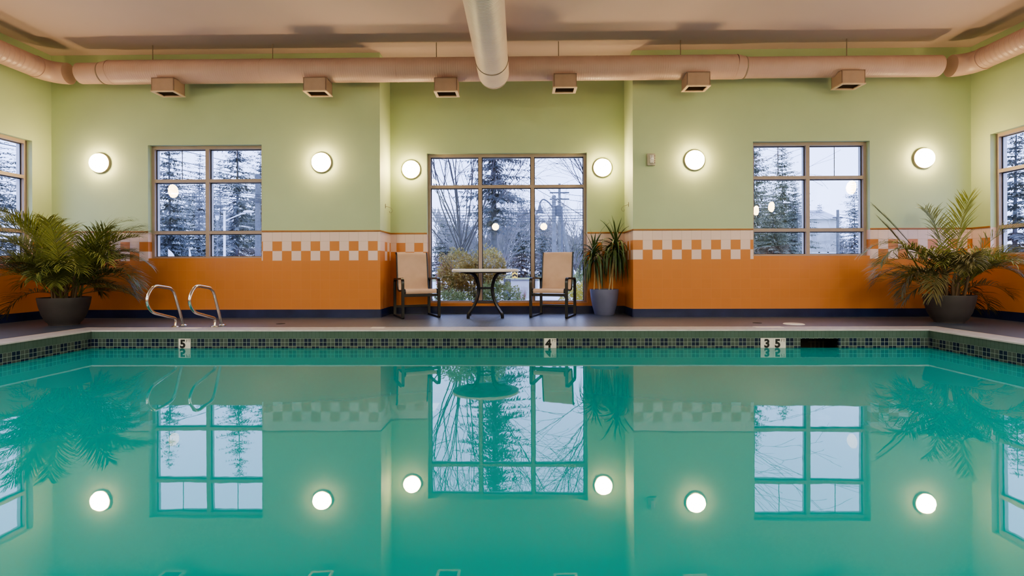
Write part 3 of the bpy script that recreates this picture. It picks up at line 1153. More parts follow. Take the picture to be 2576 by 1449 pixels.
text_mesh('3', 0.135, M['ink'], 'digit', dm, (-0.075, -0.007, 0.082), UP, 0.006)
text_mesh('5', 0.135, M['ink'], 'digit', dm, (0.052, -0.007, 0.082), UP, 0.006)
text_mesh('FT', 0.05, M['inkgrey'], 'unit_letters', dm, (0.118, -0.007, 0.122), UP, 0.0)

for px0, px1, py, lab in ((462, 502, 826.0, 'flat white marker tile set in the coping between the handrails'), (934, 967, 825.0, 'flat white marker tile set in the coping left of the alcove chairs'),
                          (1897, 1968, 823.5, 'flat white marker tile set in the coping above the 3 5 FT marker')):
    a, b = at_z(px0, py), at_z(px1, py)
    o = MB().cbox(-(b.x - a.x) / 2, (b.x - a.x) / 2, -0.055, 0.055, 0.0, 0.007, 0.002).build('coping_marker', M['mark'])
    o.location = ((a.x + b.x) / 2, (a.y + b.y) / 2, 0)
    tag(o, lab, 'marker tile', 'flat marker tiles on the coping')
a = at_z(2003, 816.5)
o = MB().lathe([(0.0, 0.009), (0.115, 0.009), (0.128, 0.004), (0.13, 0.0)], 32).build('skimmer_lid', M['mark'], smooth=30)
o.location = (a.x, a.y + 0.06, 0.0)
tag(o, 'round white skimmer lid set in the deck behind the skimmer', 'lid')
for px, py, lab in ((706, 814.5, 'small dark round deck drain right of the handrails'), (1905, 812.5, 'small dark round deck drain below the right window')):
    a = at_z(px, py)
    o = MB().lathe([(0.0, 0.004), (0.05, 0.004), (0.06, 0.002), (0.06, 0.0)], 24).build('deck_drain', M['void'], smooth=30)
    o.location = (a.x, a.y, 0)
    tag(o, lab, 'drain', 'deck drains')


# ------------------------------------------------------------------ sling chairs
def make_chair(loc, rz, label):
    t = thing('sling_chair', loc, label, 'chair', 'beige sling chairs', rz)
    loop = [(-0.30, 0.014), (-0.30, 0.60), (0.29, 0.585), (0.29, 0.014)]
    pts = fillet([Vector((p[0], p[1])) for p in [(0.0, 0.014)] + loop + [(0.0, 0.014)]], [0, 0.01, 0.075, 0.06, 0.01, 0], 6)
    pts = [(p.x, p.y) for p in pts[:-1]]
    for s in (-1, 1):
        c = s * 0.278
        MB().sweep(pts, c - 0.021, c + 0.021, 0.027, lambda a, b, w: Vector((w, a, b)), closed=True).build('side_frame', M['black'], t, smooth=35)
    seat = catmull([(-0.305, 0.375), (-0.312, 0.405), (-0.295, 0.43), (-0.25, 0.435), (-0.10, 0.418), (0.06, 0.405), (0.15, 0.408)], 6)
    back = catmull([(0.15, 0.408), (0.195, 0.43), (0.222, 0.50), (0.25, 0.66), (0.275, 0.82), (0.292, 0.93), (0.305, 0.985), (0.33, 1.005), (0.355, 0.99)], 6)
    pl = lambda a, b, w: Vector((w, a, b))
    hw = 0.238
    MB().sweep([(p.x, p.y) for p in seat], -hw, hw, 0.010, pl).build('seat', M['sling'], t, smooth=50, label='beige woven sling seat')
    MB().sweep([(p.x, p.y) for p in back], -hw, hw, 0.010, pl).build('backrest', M['sling'], t, smooth=50, label='beige woven sling backrest with rolled top')
    full = seat + back[1:]
    for s in (-1, 1):
        MB().tube([(s * (hw + 0.008), p.x, p.y) for p in full], 0.0125, 8).build('sling_rail', M['black'], t, smooth=60)
    MB().cbox(-0.26, 0.26, -0.295, -0.265, 0.325, 0.368, 0.004).build('stretcher', M['black'], t)
    MB().cbox(-0.26, 0.26, 0.272, 0.30, 0.13, 0.165, 0.004).build('stretcher', M['black'], t)
    return t


def floor_mid(*pts):
    v = Vector((0, 0, 0))
    for p in pts:
        v += at_z(*p)
    return v / len(pts)


c1 = floor_mid((1010, 801), (1104, 801), (990, 793.5), (1079, 791.5))
chair = make_chair((c1.x + 0.01, c1.y + 0.02, 0), math.radians(25), 'beige sling chair with black frame left of the round table')
c2 = floor_mid((1334, 801), (1427, 801.5), (1359, 790), (1447, 790.5))
dup(chair, (c2.x, c2.y, 0), math.radians(-18), 'beige sling chair with black frame right of the round table', 'beige sling chairs')

# ------------------------------------------------------------------ round table
c3 = floor_mid((1172, 802.5), (1257, 802.5), (1190, 792), (1266, 791.5))
tb = thing('round_table', (c3.x, c3.y, 0), 'round cream topped table with curved black legs between the chairs', 'table', rz=math.radians(3))
MB().lathe([(0.0, 0.742), (0.495, 0.742), (0.512, 0.736), (0.517, 0.718), (0.512, 0.700), (0.495, 0.694), (0.0, 0.694)], 64).build('tabletop', M['cream'], tb, smooth=40)
leg = catmull([(0.42, 0.682), (0.33, 0.680), (0.26, 0.655), (0.20, 0.60), (0.163, 0.52), (0.15, 0.44), (0.158, 0.36), (0.19, 0.27), (0.245, 0.18), (0.315, 0.105), (0.352, 0.068), (0.362, 0.035), (0.362, 0.0)], 5)
for k in range(4):
    a = PI / 4 + k * PI / 2
    d, s = Vector((math.cos(a), math.sin(a), 0)), Vector((-math.sin(a), math.cos(a), 0))
    MB().sweep([(p.x, p.y) for p in leg], -0.021, 0.021, 0.026, lambda r, z, w: d * r + s * w + Vector((0, 0, z))).build('leg', M['black'], tb, smooth=35)


def hoop(r, z, t):
    return MB().tube([(r * math.cos(2 * PI * i / 36), r * math.sin(2 * PI * i / 36), z) for i in range(36)], t, 8, closed=True)


hoop(0.148, 0.445, 0.011).build('brace_ring', M['black'], tb, smooth=60)
hoop(0.205, 0.232, 0.010).build('brace_ring', M['black'], tb, smooth=60)
MB().lathe([(0.0, 0.682), (0.40, 0.682), (0.40, 0.694), (0.0, 0.694)], 40).build('apron_plate', M['black'], tb, smooth=30)

# ------------------------------------------------------------------ plants
def frond_mesh(rng, L, th0, bend, nl, wl, width=0.011, droop=0.5, fold=0.0):
    """one feather palm frond in the x-z plane leaving the origin: rachis and drooping leaflets"""
    mb = MB()
    n = 22
    pts = [Vector((0, 0, 0))]
    side_sw = rng.uniform(-0.35, 0.35)
    for i in range(1, n + 1):
        s = i / n
        th = th0 - bend * s ** 1.6
        az = side_sw * s
        pts.append(pts[-1] + Vector((math.cos(th) * math.cos(az), math.cos(th) * math.sin(az), math.sin(th))) * (L / n))
    mb.tube(pts, [0.0065 * (1 - 0.8 * i / n) for i in range(n + 1)], 5)
    vee = rng.uniform(0.25, 0.7)
    for k in range(nl):
        s = 0.20 + 0.79 * (k + rng.uniform(-0.2, 0.2)) / nl
        i = min(n - 1, int(s * n))
        p = pts[i].lerp(pts[i + 1], s * n - i)
        t = (pts[i + 1] - pts[i]).normalized()
        side = t.cross(Vector((0, 0, 1)))
        side = side.normalized() if side.length > 1e-4 else Vector((0, 1, 0))
        up = side.cross(t)
        prof = max(0.25, math.sin(PI * min(1, (s - 0.05) / 1.02)) ** 0.5)
        ll = wl * prof * rng.uniform(0.8, 1.12)
        for sg in (-1, 1):
            ang = math.radians(rng.uniform(34, 60)) * (1.1 - 0.55 * s) * (1 - 0.72 * fold)
            d = (t * math.cos(ang) + side * sg * math.sin(ang) * (1 - fold) + up * vee * (1 - 0.8 * fold) * rng.uniform(0.5, 1.2)).normalized()
            q, cur, dd = [p], p.copy(), d.copy()
            dr = droop * rng.uniform(0.5, 1.4)
            for j in range(3):
                dd = (dd + Vector((0, 0, -1)) * dr * (0.15 + 0.35 * j)).normalized()
                cur = cur + dd * (ll / 3)
                q.append(cur.copy())
            wv = d.cross(up)
            wv = (wv.normalized() if wv.length > 1e-4 else side) * width / 2
            mb.add([p - wv * 0.4, p + wv * 0.4, q[1] - wv, q[1] + wv, q[2] - wv * 0.75, q[2] + wv * 0.75, q[3]],
                   [(0, 1, 3, 2), (2, 3, 5, 4), (4, 5, 6)])
    return mb


def bowl(r0, r1, h):
    return [(0.0, 0.0), (r0, 0.0), (r0 + 0.004, 0.02), (r0 + 0.035, 0.055), (r0 + (r1 - r0) * 0.62, h * 0.38), (r0 + (r1 - r0) * 0.88, h * 0.72), (r1, h - 0.012), (r1 - 0.002, h),
            (r1 - 0.018, h), (r1 - 0.024, h - 0.02), (r1 - 0.05, h - 0.075)]


def potted_palm(loc, label, seed, fronds, r1=0.29, r0=0.165, h=0.375, nst=17):
    rng = random.Random(seed)
    t = thing('potted_palm', loc, label, 'potted palm', 'corner palms')
    MB().lathe(bowl(r0, r1, h), 48).build('pot', M['pot'], t, smooth=40, label='charcoal bowl shaped pot')
    MB().lathe([(0.0, h - 0.045), (0.12, h - 0.04), (r1 - 0.045, h - 0.055)], 32).build('soil', M['soil'], t, smooth=60)
    bases = []
    for k in range(nst):
        a = 2 * PI * k / nst + rng.uniform(-0.3, 0.3)
        r = 0.16 * math.sqrt(rng.uniform(0.02, 1.0))
        b = Vector((r * math.cos(a), r * math.sin(a), h - 0.05))
        tip = Vector((b.x * 1.4, b.y * 1.4, h + rng.uniform(0.18, 0.42)))
        MB().tube([b, (b + tip) / 2 + Vector((rng.uniform(-.01, .01), rng.uniform(-.01, .01), 0)), tip], [0.016, 0.014, 0.008], 8).build('stem', M['stalk'], t, smooth=60)
        bases.append(tip)
    for f in fronds:
        az, el, L, bend, kind = f[:5]
        fold = f[5] if len(f) > 5 else 0.0
        q = min(bases, key=lambda q: abs(math.remainder(math.atan2(q.y, q.x) - az, 2 * PI)) + rng.uniform(0, 1.6))
        b = q - Vector((0, 0, rng.uniform(0.0, min(0.22, q.z - h))))
        cz, sz = math.cos(az), math.sin(az)
        sd = rng.random()
        for tr_ in range(7):
            nl = int(12 + L * 26)
            mb = frond_mesh(random.Random(sd), L, el, bend, nl, 0.20 + 0.13 * L, 0.0125, 0.5 if kind != 'n' else 0.15, fold)
            hit = False
            for vx, vy, vz in mb.v:
                wx, wy, wz = loc[0] + b.x + vx * cz - vy * sz, loc[1] + b.y + vx * sz + vy * cz, b.z + vz
                if wx < XL + 0.03 or wx > XR - 0.03 or wy > W - 0.03 or wz < 0.05:
                    hit = True
                    break
            if not hit:
                break
            L, el = L * 0.87, min(1.4, el + 0.04)
        o = mb.build('frond', M[{'g': 'frond', 'd': 'frond_dry', 'n': 'frond_new'}[kind]], t)
        o.location = b - Vector((0, 0, 0.03))
        o.rotation_euler = (0, 0, az)
    return t


def random_fronds(rng, n, el=(0.5, 1.35), L=(0.75, 1.15), bend=(0.9, 1.7)):
    out = []
    for k in range(n):
        az = 2 * PI * (k * 0.381966) + rng.uniform(-0.25, 0.25)
        e = el[0] + (el[1] - el[0]) * ((k * 0.7548) % 1.0)
        kind = 'd' if e < 0.5 and rng.random() < 0.6 else ('n' if e > 1.25 and rng.random() < 0.25 else 'g')
        # the wall side of the pot leaves less room
        if math.sin(az) < -0.45:
            e = max(e, 0.85)
        room = 1.0 - 0.38 * max(0.0, math.sin(az)) * math.cos(e)
        out.append((az, e, rng.uniform(*L) * room, rng.uniform(*bend), kind))
    return out


gL = at_z(136, 820)
rng = random.Random(4)
fl = random_fronds(rng, 60, el=(0.20, 1.42), L=(0.78, 1.00))
fl += [(0.2 + 0.63 * k, 1.12 + 0.032 * (k * 7 % 10), 1.12 + 0.025 * (k * 3 % 7), 1.15, 'g') for k in range(12)]
fl += [(0.10, 0.85, 1.05, 1.8, 'g'), (0.25, 1.0, 1.10, 1.8, 'g'), (-0.4, 1.05, 1.1, 1.7, 'g'), (0.15, 1.2, 1.05, 1.4, 'g'), (PI - 0.1, 1.34, 1.32, 1.15, 'n'),
       (PI, 0.95, 1.10, 1.6, 'g'), (PI + 0.4, 0.75, 1.1, 1.6, 'g'), (-0.1, 0.65, 0.98, 1.9, 'd'), (0.0, 0.9, 1.08, 1.85, 'g'), (PI + 0.25, 1.1, 1.05, 1.5, 'g')]
potted_palm((gL.x, gL.y + 0.16, 0), 'bushy potted palm in a charcoal bowl in the left corner by the handrails', 11, fl)
gR = at_z(2413, 814)
rng = random.Random(9)
fr = random_fronds(rng, 32, el=(0.05, 1.2), L=(0.66, 0.92))
fr += [(PI - 0.05, 1.05, 1.12, 1.85, 'g'), (PI + 0.15, 0.85, 1.05, 1.9, 'g'), (PI + 0.35, 0.6, 0.98, 2.0, 'd'), (PI - 0.2, 0.7, 0.95, 1.9, 'd'), (PI + 0.1, 0.95, 1.08, 2.1, 'g'),
       (0.3, 1.50, 1.30, 0.45, 'n'), (1.3, 1.46, 1.15, 0.7, 'g'), (2.75, 1.16, 1.15, 0.25, 'n', 0.9), (2.6, 1.02, 1.20, 0.15, 'g', 0.95),
       (0.1, 1.05, 1.25, 1.4, 'g'), (-0.25, 0.8, 1.2, 1.7, 'g'), (0.3, 0.9, 1.15, 1.6, 'd'), (-0.6, 1.3, 1.15, 1.3, 'g'), (PI + 0.8, 0.5, 1.0, 1.7, 'd'),
       (0.05, 0.5, 1.1, 1.6, 'd'), (-0.1, 1.2, 1.2, 1.3, 'g')]
potted_palm((gR.x, gR.y + 0.16, 0), 'open potted palm in a charcoal bowl in the right corner below the lamp', 23, fr)

# spiky dracaena
gD = at_z(1523, 793)
dr = thing('potted_dracaena', (gD.x, gD.y + 0.10, 0), 'spiky strap leaved plant in a slate blue pot right of the chairs', 'potted plant')
hD = 0.41
MB().lathe([(0.0, 0.0), (0.150, 0.0), (0.158, 0.015), (0.192, 0.14), (0.216, 0.27), (0.228, hD - 0.012), (0.228, hD), (0.212, hD), (0.206, hD - 0.03), (0.19, hD - 0.09)], 48).build('pot', M['potblue'], dr, smooth=40, label='slate blue tapered pot')
MB().lathe([(0.0, hD - 0.06), (0.195, hD - 0.065)], 32).build('soil', M['soil'], dr)
rng = random.Random(5)


def rel(px, py):
    q = at_y(px, py, gD.y + 0.10)
    return Vector((q.x - gD.x, 0, q.z))


for (tx, ty), canes, nleaf, ls, spike in (((1494, 632), ((1494, 728), (1509, 728)), 78, 0.60, 0.62), ((1549, 612), ((1530, 730), (1541, 724)), 92, 0.66, 0.78)):
    top = rel(tx, ty)
    for bx, by in canes:
        b = rel(bx, by)
        b.z = hD - 0.06
        b.y = rng.uniform(-0.08, 0.05)
        mid = (b + top) / 2 + Vector((rng.uniform(-0.03, 0.03), 0, -0.06))
        MB().tube(catmull([b, mid, top + Vector((0, 0, -0.02))], 6), 0.009, 8).build('cane', M['cane'], dr, smooth=60)
    for k in range(nleaf):
        az = k * 2.39996 + rng.uniform(-0.3, 0.3)
        f = k / nleaf
        el = (1.5 - 2.0 * f if f < 0.14 else 1.15 - 1.35 * f) + rng.uniform(-0.2, 0.2)
        L = ls * rng.uniform(0.7, 1.05) * (spike if f < 0.10 else 1.0)
        dr_ = rng.uniform(0.75, 1.25)
        for tr_ in range(6):
            pts, th = [top + Vector((0, 0, -0.16 * f))], el
            for j in range(7):
                th = max(-1.50, th - (0.04 + 0.5 * f if f < 0.14 else 0.20 + 0.32 * f) * (0.55 + j * 0.17) * dr_)
                d = Vector((math.cos(az) * math.cos(th), math.sin(az) * math.cos(th), math.sin(th)))
                pts.append(pts[-1] + d * L / 7)
            if all(gD.x + p.x < AXR - 0.03 and gD.y + 0.10 + p.y < AL - 0.03 for p in pts):
                break
            dr_ *= 1.25
            L *= 0.88
        sd = Vector((-math.sin(az), math.cos(az), 0))
        wds = [0.010, 0.014, 0.015, 0.014, 0.012, 0.009, 0.005, 0.001]
        vs, fs = [], []
        for j, p in enumerate(pts):
            vs += [p - sd * wds[j], p + Vector((0, 0, -0.004)), p + sd * wds[j]]
        for j in range(7):
            a = j * 3
            fs += [(a, a + 1, a + 4, a + 3), (a + 1, a + 2, a + 5, a + 4)]
        MB().add(vs, fs).build('strap_leaf', M['drac'], dr, smooth=180)

# ------------------------------------------------------------------ outdoors
GZ = -0.12
tag(MB().box(-70, 70, AL + THK + 0.3, 70, GZ - 0.1, GZ).build('ground', M['asphalt']), 'wet grey pavement outside the windows', 'ground', kind='structure')
mb = MB()
mb.box(-70, XL - THK - 0.3, -20, AL + THK + 0.3, GZ - 0.1, GZ)
mb.box(XR + THK + 0.3, 70, -20, AL + THK + 0.3, GZ - 0.1, GZ)
tag(mb.build('ground_side', M['asphalt']), 'wet grey pavement outside the side walls', 'ground', kind='structure')
tag(MB().box(-60, 60, 34, 69, GZ, GZ + 0.03).build('lawn', M['lawn']), 'faded winter lawn beyond the pavement', 'lawn', kind='structure')


def conifer_mesh(seed, h, R, whorls=42, first=0.08, droop=0.35, dens=1.0):
    rng = random.Random(seed)
    tr, fo = MB(), MB()
    lean = rng.uniform(-0.15, 0.15)
    n = 10
    tr.tube([(lean * (i / n) ** 2, 0, h * i / n) for i in range(n + 1)], [max(0.015, h * 0.0095 * (1 - i / n)) for i in range(n + 1)], 8)
    for wv in range(whorls):
        t = first + (1 - first) * (wv + rng.uniform(-0.4, 0.4)) / whorls
        t = min(0.99, max(first, t))
        bl0 = R * (1 - t) ** 0.75 * (0.35 + 0.65 * min(1, (t - first) / 0.12 + 0.4)) + 0.12
        nb = rng.randint(4, 7)
        a0 = rng.uniform(0, 6.28)
        for b in range(nb):
            bl = bl0 * rng.uniform(0.5, 1.15)
            az = a0 + 2 * PI * b / nb + rng.uniform(-0.4, 0.4)
            el = 0.55 * t - 0.15 + rng.uniform(-0.2, 0.2)
            ca, sa = math.cos(az), math.sin(az)
            seg = max(4, int(bl * 8.0 * dens))
            side = Vector((-sa, ca, 0))
            prev = Vector((lean * t * t, 0, h * t))
            for j in range(seg):
                s = (j + 1) / seg
                e = el - droop * 1.3 * s + 0.35 * s * s
                d = Vector((ca * math.cos(e), sa * math.cos(e), math.sin(e)))
                cur = prev + d * bl / seg
                wd = 0.012 * bl * (1.1 - s)
                fo.add([prev - side * wd, prev + side * wd, cur], [(0, 1, 2)])
                for sg in (-1, 1):
                    for q in range(2):
                        tl = (0.10 + 0.17 * bl ** 0.7 * (1.1 - s)) * rng.uniform(0.55, 1.3)
                        m = prev.lerp(cur, rng.random())
                        dd = (d * rng.uniform(0.4, 1.0) + side * sg * rng.uniform(0.4, 1.0) + Vector((0, 0, rng.uniform(-1.0, 0.12)))).normalized()
                        nn = dd.cross(Vector((rng.uniform(-.6, .6), rng.uniform(-.6, .6), 1))).normalized()
                        ww = nn * tl * 0.13
                        fo.add([m, m + dd * tl * 0.4 + ww, m + dd * tl, m + dd * tl * 0.4 - ww], [(0, 1, 2, 3)])
                prev = cur
    return tr, fo


def make_conifer(variant, loc, label, leafmat, barkmat, h, R, rz=0.0, group='conifers outside the windows', **kw):
    t = thing('conifer', loc, label, 'tree', group, rz)
    tr, fo = conifer_mesh(variant, h, R, **kw)
    tr.build('trunk', M[barkmat], t, smooth=60)
    fo.build('foliage', M[leafmat], t)
    return t


def ground_at(px, y):
    q = at_y(px, 674, y)
    return Vector((q.x, y, GZ))


# through the left window
v1 = make_conifer(1, ground_at(428, 34), 'tall misty conifer in the left window, left half', 'fir', 'bark_far', 12.2, 3.1, dens=1.0)
v2 = make_conifer(2, ground_at(597, 33), 'tall misty conifer in the left window, right half', 'fir', 'bark_far', 12.8, 3.1, dens=1.0)
dup(v2, ground_at(500, 40), 1.1, 'misty conifer in the left window behind the mullion', None, (1.0, 1.0, 0.78))
dup(v1, ground_at(655, 38), 2.3, 'misty conifer at the right edge of the left window', None, (1, 1, 0.9))
dup(v1, ground_at(385, 42), 4.0, 'misty conifer at the left edge of the left window', None, (1, 1, 0.85))
dup(v2, ground_at(556, 46), 3.0, 'misty conifer behind the street lamp in the left window', None, (1, 1, 0.82))
# through the alcove window
v3 = make_conifer(3, ground_at(1243, 24), 'big dark conifer rising behind the shrub in the tall window', 'fir', 'bark', 16.5, 2.5, first=0.16, whorls=64, dens=1.1)
v4 = make_conifer(4, ground_at(1312, 46), 'round dark evergreen low in the middle of the tall window', 'fir', 'bark_far', 7.2, 2.8, whorls=26, dens=1.2, first=0.02)
dup(v4, ground_at(1365, 50), 1.7, 'small dark evergreen behind the utility poles', None, (0.7, 0.7, 0.95))
dup(v4, ground_at(1120, 48), 2.7, 'misty evergreen behind the bare tree in the tall window', None, (1.2, 1.2, 0.85))
# through the right window
v5 = make_conifer(5, ground_at(1968, 36), 'grey green conifer in the right window, left half', 'fir_green', 'bark_far', 9.6, 3.1, dens=1.15, first=0.03, whorls=50)
dup(v5, ground_at(1898, 32), 2.0, 'taller grey green conifer cut by the left edge of the right window', None, (0.8, 0.8, 1.08))
dup(v5, ground_at(1925, 44), 3.6, 'grey green conifer filling the gap low in the right window', None, (1.1, 1.1, 0.8))
dup(v5, ground_at(2000, 41), 4.4, 'grey green conifer beside the mullion of the right window', None, (0.8, 0.8, 0.82))
dup(v5, ground_at(1945, 30), 5.2, 'low grey green conifer at the bottom left of the right window', None, (0.75, 0.75, 0.55))
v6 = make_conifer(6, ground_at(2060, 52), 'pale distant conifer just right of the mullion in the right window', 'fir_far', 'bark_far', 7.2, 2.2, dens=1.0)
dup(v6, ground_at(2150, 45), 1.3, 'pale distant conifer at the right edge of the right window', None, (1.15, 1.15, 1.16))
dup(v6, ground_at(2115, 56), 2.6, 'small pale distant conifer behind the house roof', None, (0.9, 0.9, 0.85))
# through the side windows
dup(v1, (-27, 28, GZ), 0.7, 'misty conifer seen through the left side window', None, (1.0, 1.0, 0.75))
dup(v2, (-33, 32, GZ), 2.2, 'second misty conifer seen through the left side window', None, (1.1, 1.1, 0.8))
dup(v1, (25.5, 27, GZ), 1.9, 'misty conifer seen through the right side window', None, (1.1, 1.1, 0.80))
dup(v2, (31, 30, GZ), 0.4, 'second misty conifer seen through the right side window', None, (1.1, 1.1, 0.66))


def bare_tree_mesh(seed, h, stems, spread, levels=4, fan=1.0, r0=0.09):
    rng = random.Random(seed)
    tr, br = MB(), MB()

    def grow(p, d, L, r, lv, mb):
        n = 9 if lv < 2 else 4
        pts = [p]
        cur, dd = p.copy(), d.copy()
        for i in range(n):
            dd = (dd + Vector((rng.uniform(-.13, .13), rng.uniform(-.13, .13), rng.uniform(-.02, 0.11) if lv < 3 else rng.uniform(-.12, .05)))).normalized()
            cur = cur + dd * L / n
            pts.append(cur.copy())
        mb.tube(pts, [max(0.0035, r * (1 - 0.6 * i / n)) for i in range(n + 1)], 5 if lv < 2 else 3, caps=False)
        if lv >= levels:
            return
        kids = rng.randint(4, 6) if lv < 3 else rng.randint(2, 4)
        for k in range(kids):
            f = rng.uniform(0.3, 1.0)
            i = min(n - 1, int(f * n))
            b = pts[i].lerp(pts[i + 1], f * n - i)
            t = (pts[i + 1] - pts[i]).normalized()
            o = t.orthogonal().normalized()
            o.rotate(Matrix.Rotation(rng.uniform(0, 6.28), 3, t))
            nd = (t + o * rng.uniform(0.35, 0.75)).normalized()
            grow(b, nd, L * rng.uniform(0.45, 0.75), r * 0.5, lv + 1, br)
    fork = Vector((0, 0, h * 0.16))
    tr.tube([(0, 0, 0), (0.02, 0, h * 0.09), fork], [r0 * 1.6, r0 * 1.35, r0 * 1.3], 8)
    for k in range(stems):
        a = 2 * PI * k / stems + rng.uniform(-0.3, 0.3)
        s = spread * rng.uniform(0.4, 1.1)
        d = Vector((math.cos(a) * s * fan, math.sin(a) * s, 1)).normalized()
        grow(fork * rng.uniform(0.72, 1.25), d, h * rng.uniform(0.42, 0.62), r0 * rng.uniform(0.35, 0.75), 1, br)
    return tr, br


def bare_tree(seed, loc, label, h, stems, spread, rz=0, fan=1.0, r0=0.09, mat='twig'):
    t = thing('bare_tree', loc, label, 'tree', 'leafless trees outside', rz)
    tr, br = bare_tree_mesh(seed, h, stems, spread, fan=fan, r0=r0)
    tr.build('trunk', M['bark'], t, smooth=60)
    br.build('branches', M[mat], t)
    return t


bare_tree(31, ground_at(1160, 13.5), 'leafless multi stemmed tree behind the golden shrub', 8.2, 17, 0.85, fan=1.1, r0=0.032)
bt = bare_tree(37, ground_at(1560, 13.0), 'leafless tree reaching in from the right of the tall window', 7.5, 13, 0.85, fan=1.2, r0=0.032)
bare_tree(41, ground_at(1265, 38), 'misty leafless tree in the middle distance of the tall window', 6.5, 12, 0.8, r0=0.10, mat='brush')
bare_tree(43, ground_at(1455, 42), 'misty leafless tree at the right of the utility poles', 6.8, 12, 0.8, r0=0.10, mat='brush')
bare_tree(47, ground_at(1190, 40), 'misty leafless tree behind the big shrub', 5.5, 12, 0.8, r0=0.10, mat='brush')


def leaf_cloud(rng, blobs, n, size, mat_name, name, parent, hang=0.0):
    mb = MB()
    tot = sum(b[3] * b[4] * b[5] for b in blobs)
    for cx, cy, cz, rx_, ry_, rz_ in blobs:
        for k in range(int(n * rx_ * ry_ * rz_ / tot)):
            v = Vector((rng.gauss(0, 1), rng.gauss(0, 1), rng.gauss(0, 1))).normalized() * rng.uniform(0.55, 1.03) ** 0.5
            v *= 0.85 + 0.25 * math.sin(v.x * 7 + cx * 9) * math.cos(v.z * 6 + v.y * 5)
            p = Vector((cx + v.x * rx_, cy + v.y * ry_, cz + v.z * rz_))
            if p.z < 0.01:
                continue
            d = (v + Vector((rng.uniform(-1, 1), rng.uniform(-1, 1), rng.uniform(-0.6, 0.8) - hang))).normalized()
            s = d.orthogonal().normalized()
            s.rotate(Matrix.Rotation(rng.uniform(0, 6.28), 3, d))
            L = size * rng.uniform(0.6, 1.3)
            mb.add([p, p + d * L * 0.5 + s * L * 0.2, p + d * L, p + d * L * 0.5 - s * L * 0.2], [(0, 1, 2, 3)])
    return mb.build(name, M[mat_name], parent)


rng = random.Random(77)


def shrub(px, y, blobs, n, size, mats, label, stems=5, cat='shrub'):
    g = ground_at(px, y)
    t = thing('shrub', g, label, cat, 'shrubs outside the tall window')
    for k in range(stems):
        a = rng.uniform(0, 6.28)
        top = Vector((math.cos(a) * 0.25, math.sin(a) * 0.2, blobs[0][2] + 0.1))
        MB().tube([(math.cos(a) * 0.05, math.sin(a) * 0.05, 0), top * 0.5 + Vector((0, 0, 0.05)), top], [0.018, 0.014, 0.008], 6).build('stem', M['bark'], t)
    for mname, part, bl in mats:
        leaf_cloud(rng, bl, n, size, mname, part, t)
    return t


B1 = [(-0.28, 0, 0.86, 0.45, 0.42, 0.42), (0.34, 0.02, 0.88, 0.36, 0.38, 0.44), (0.0, 0.0, 0.62, 0.60, 0.45, 0.38), (-0.4, 0, 0.5, 0.3, 0.35, 0.3)]
shrub(1190, 10.6, B1, 11000, 0.062, [('shrub', 'foliage', B1), ('shrub_red', 'red_shoots', [(-0.62, 0, 0.85, 0.20, 0.28, 0.34), (-0.5, 0, 1.15, 0.2, 0.2, 0.12)])][:1], 'big golden green shrub right behind the table window', 6)
BR = [(0, 0, 0.62, 0.19, 0.22, 0.34), (0.05, 0, 0.86, 0.12, 0.16, 0.14)]
shrub(1118, 10.75, BR, 1100, 0.05, [('shrub_red', 'foliage', BR)], 'reddish twiggy shrub at the left of the golden shrub', 4)
BG = [(0, 0, 0.30, 0.42, 0.32, 0.30), (-0.2, 0, 0.42, 0.25, 0.25, 0.2)]
shrub(1262, 10.0, BG, 2400, 0.06, [('shrub_green', 'foliage', BG)], 'low green leafy shrub right of the table legs', 4)
BG2 = [(0, 0, 0.22, 0.40, 0.3, 0.24), (0.3, 0, 0.2, 0.3, 0.25, 0.2)]
shrub(1125, 10.0, BG2, 2000, 0.055, [('shrub_green', 'foliage', BG2)], 'low green leafy shrub behind the left chair', 3)
BY = [(0, 0, 0.22, 0.30, 0.3, 0.26), (0.28, 0.1, 0.3, 0.26, 0.3, 0.3)]
shrub(1440, 10.4, BY, 2000, 0.055, [('shrub_yellow', 'foliage', BY)], 'bright yellow shrub behind the right chair', 3)
BY2 = [(0, 0, 0.42, 0.5, 0.4, 0.44)]
shrub(1468, 13.0, BY2, 2200, 0.06, [('shrub_green', 'foliage', BY2)], 'rounded green shrub farther back by the right chair', 3)
rt = thing('twiggy_shrub', ground_at(1312, 10.6), 'leafless shrub of thin red twigs between table and right chair', 'shrub', 'shrubs outside the tall window')
mb = MB()
for k in range(34):
    a, s = rng.uniform(0, 6.28), rng.uniform(0.05, 0.22)
    mb.tube([(0.04 * math.cos(a), 0.04 * math.sin(a), 0), (s * math.cos(a) * 0.6, s * math.sin(a) * 0.6, 0.2), (s * math.cos(a), s * math.sin(a), rng.uniform(0.3, 0.5))], [0.005, 0.004, 0.002], 4)
mb.build('twigs', M['redtwig'], rt)

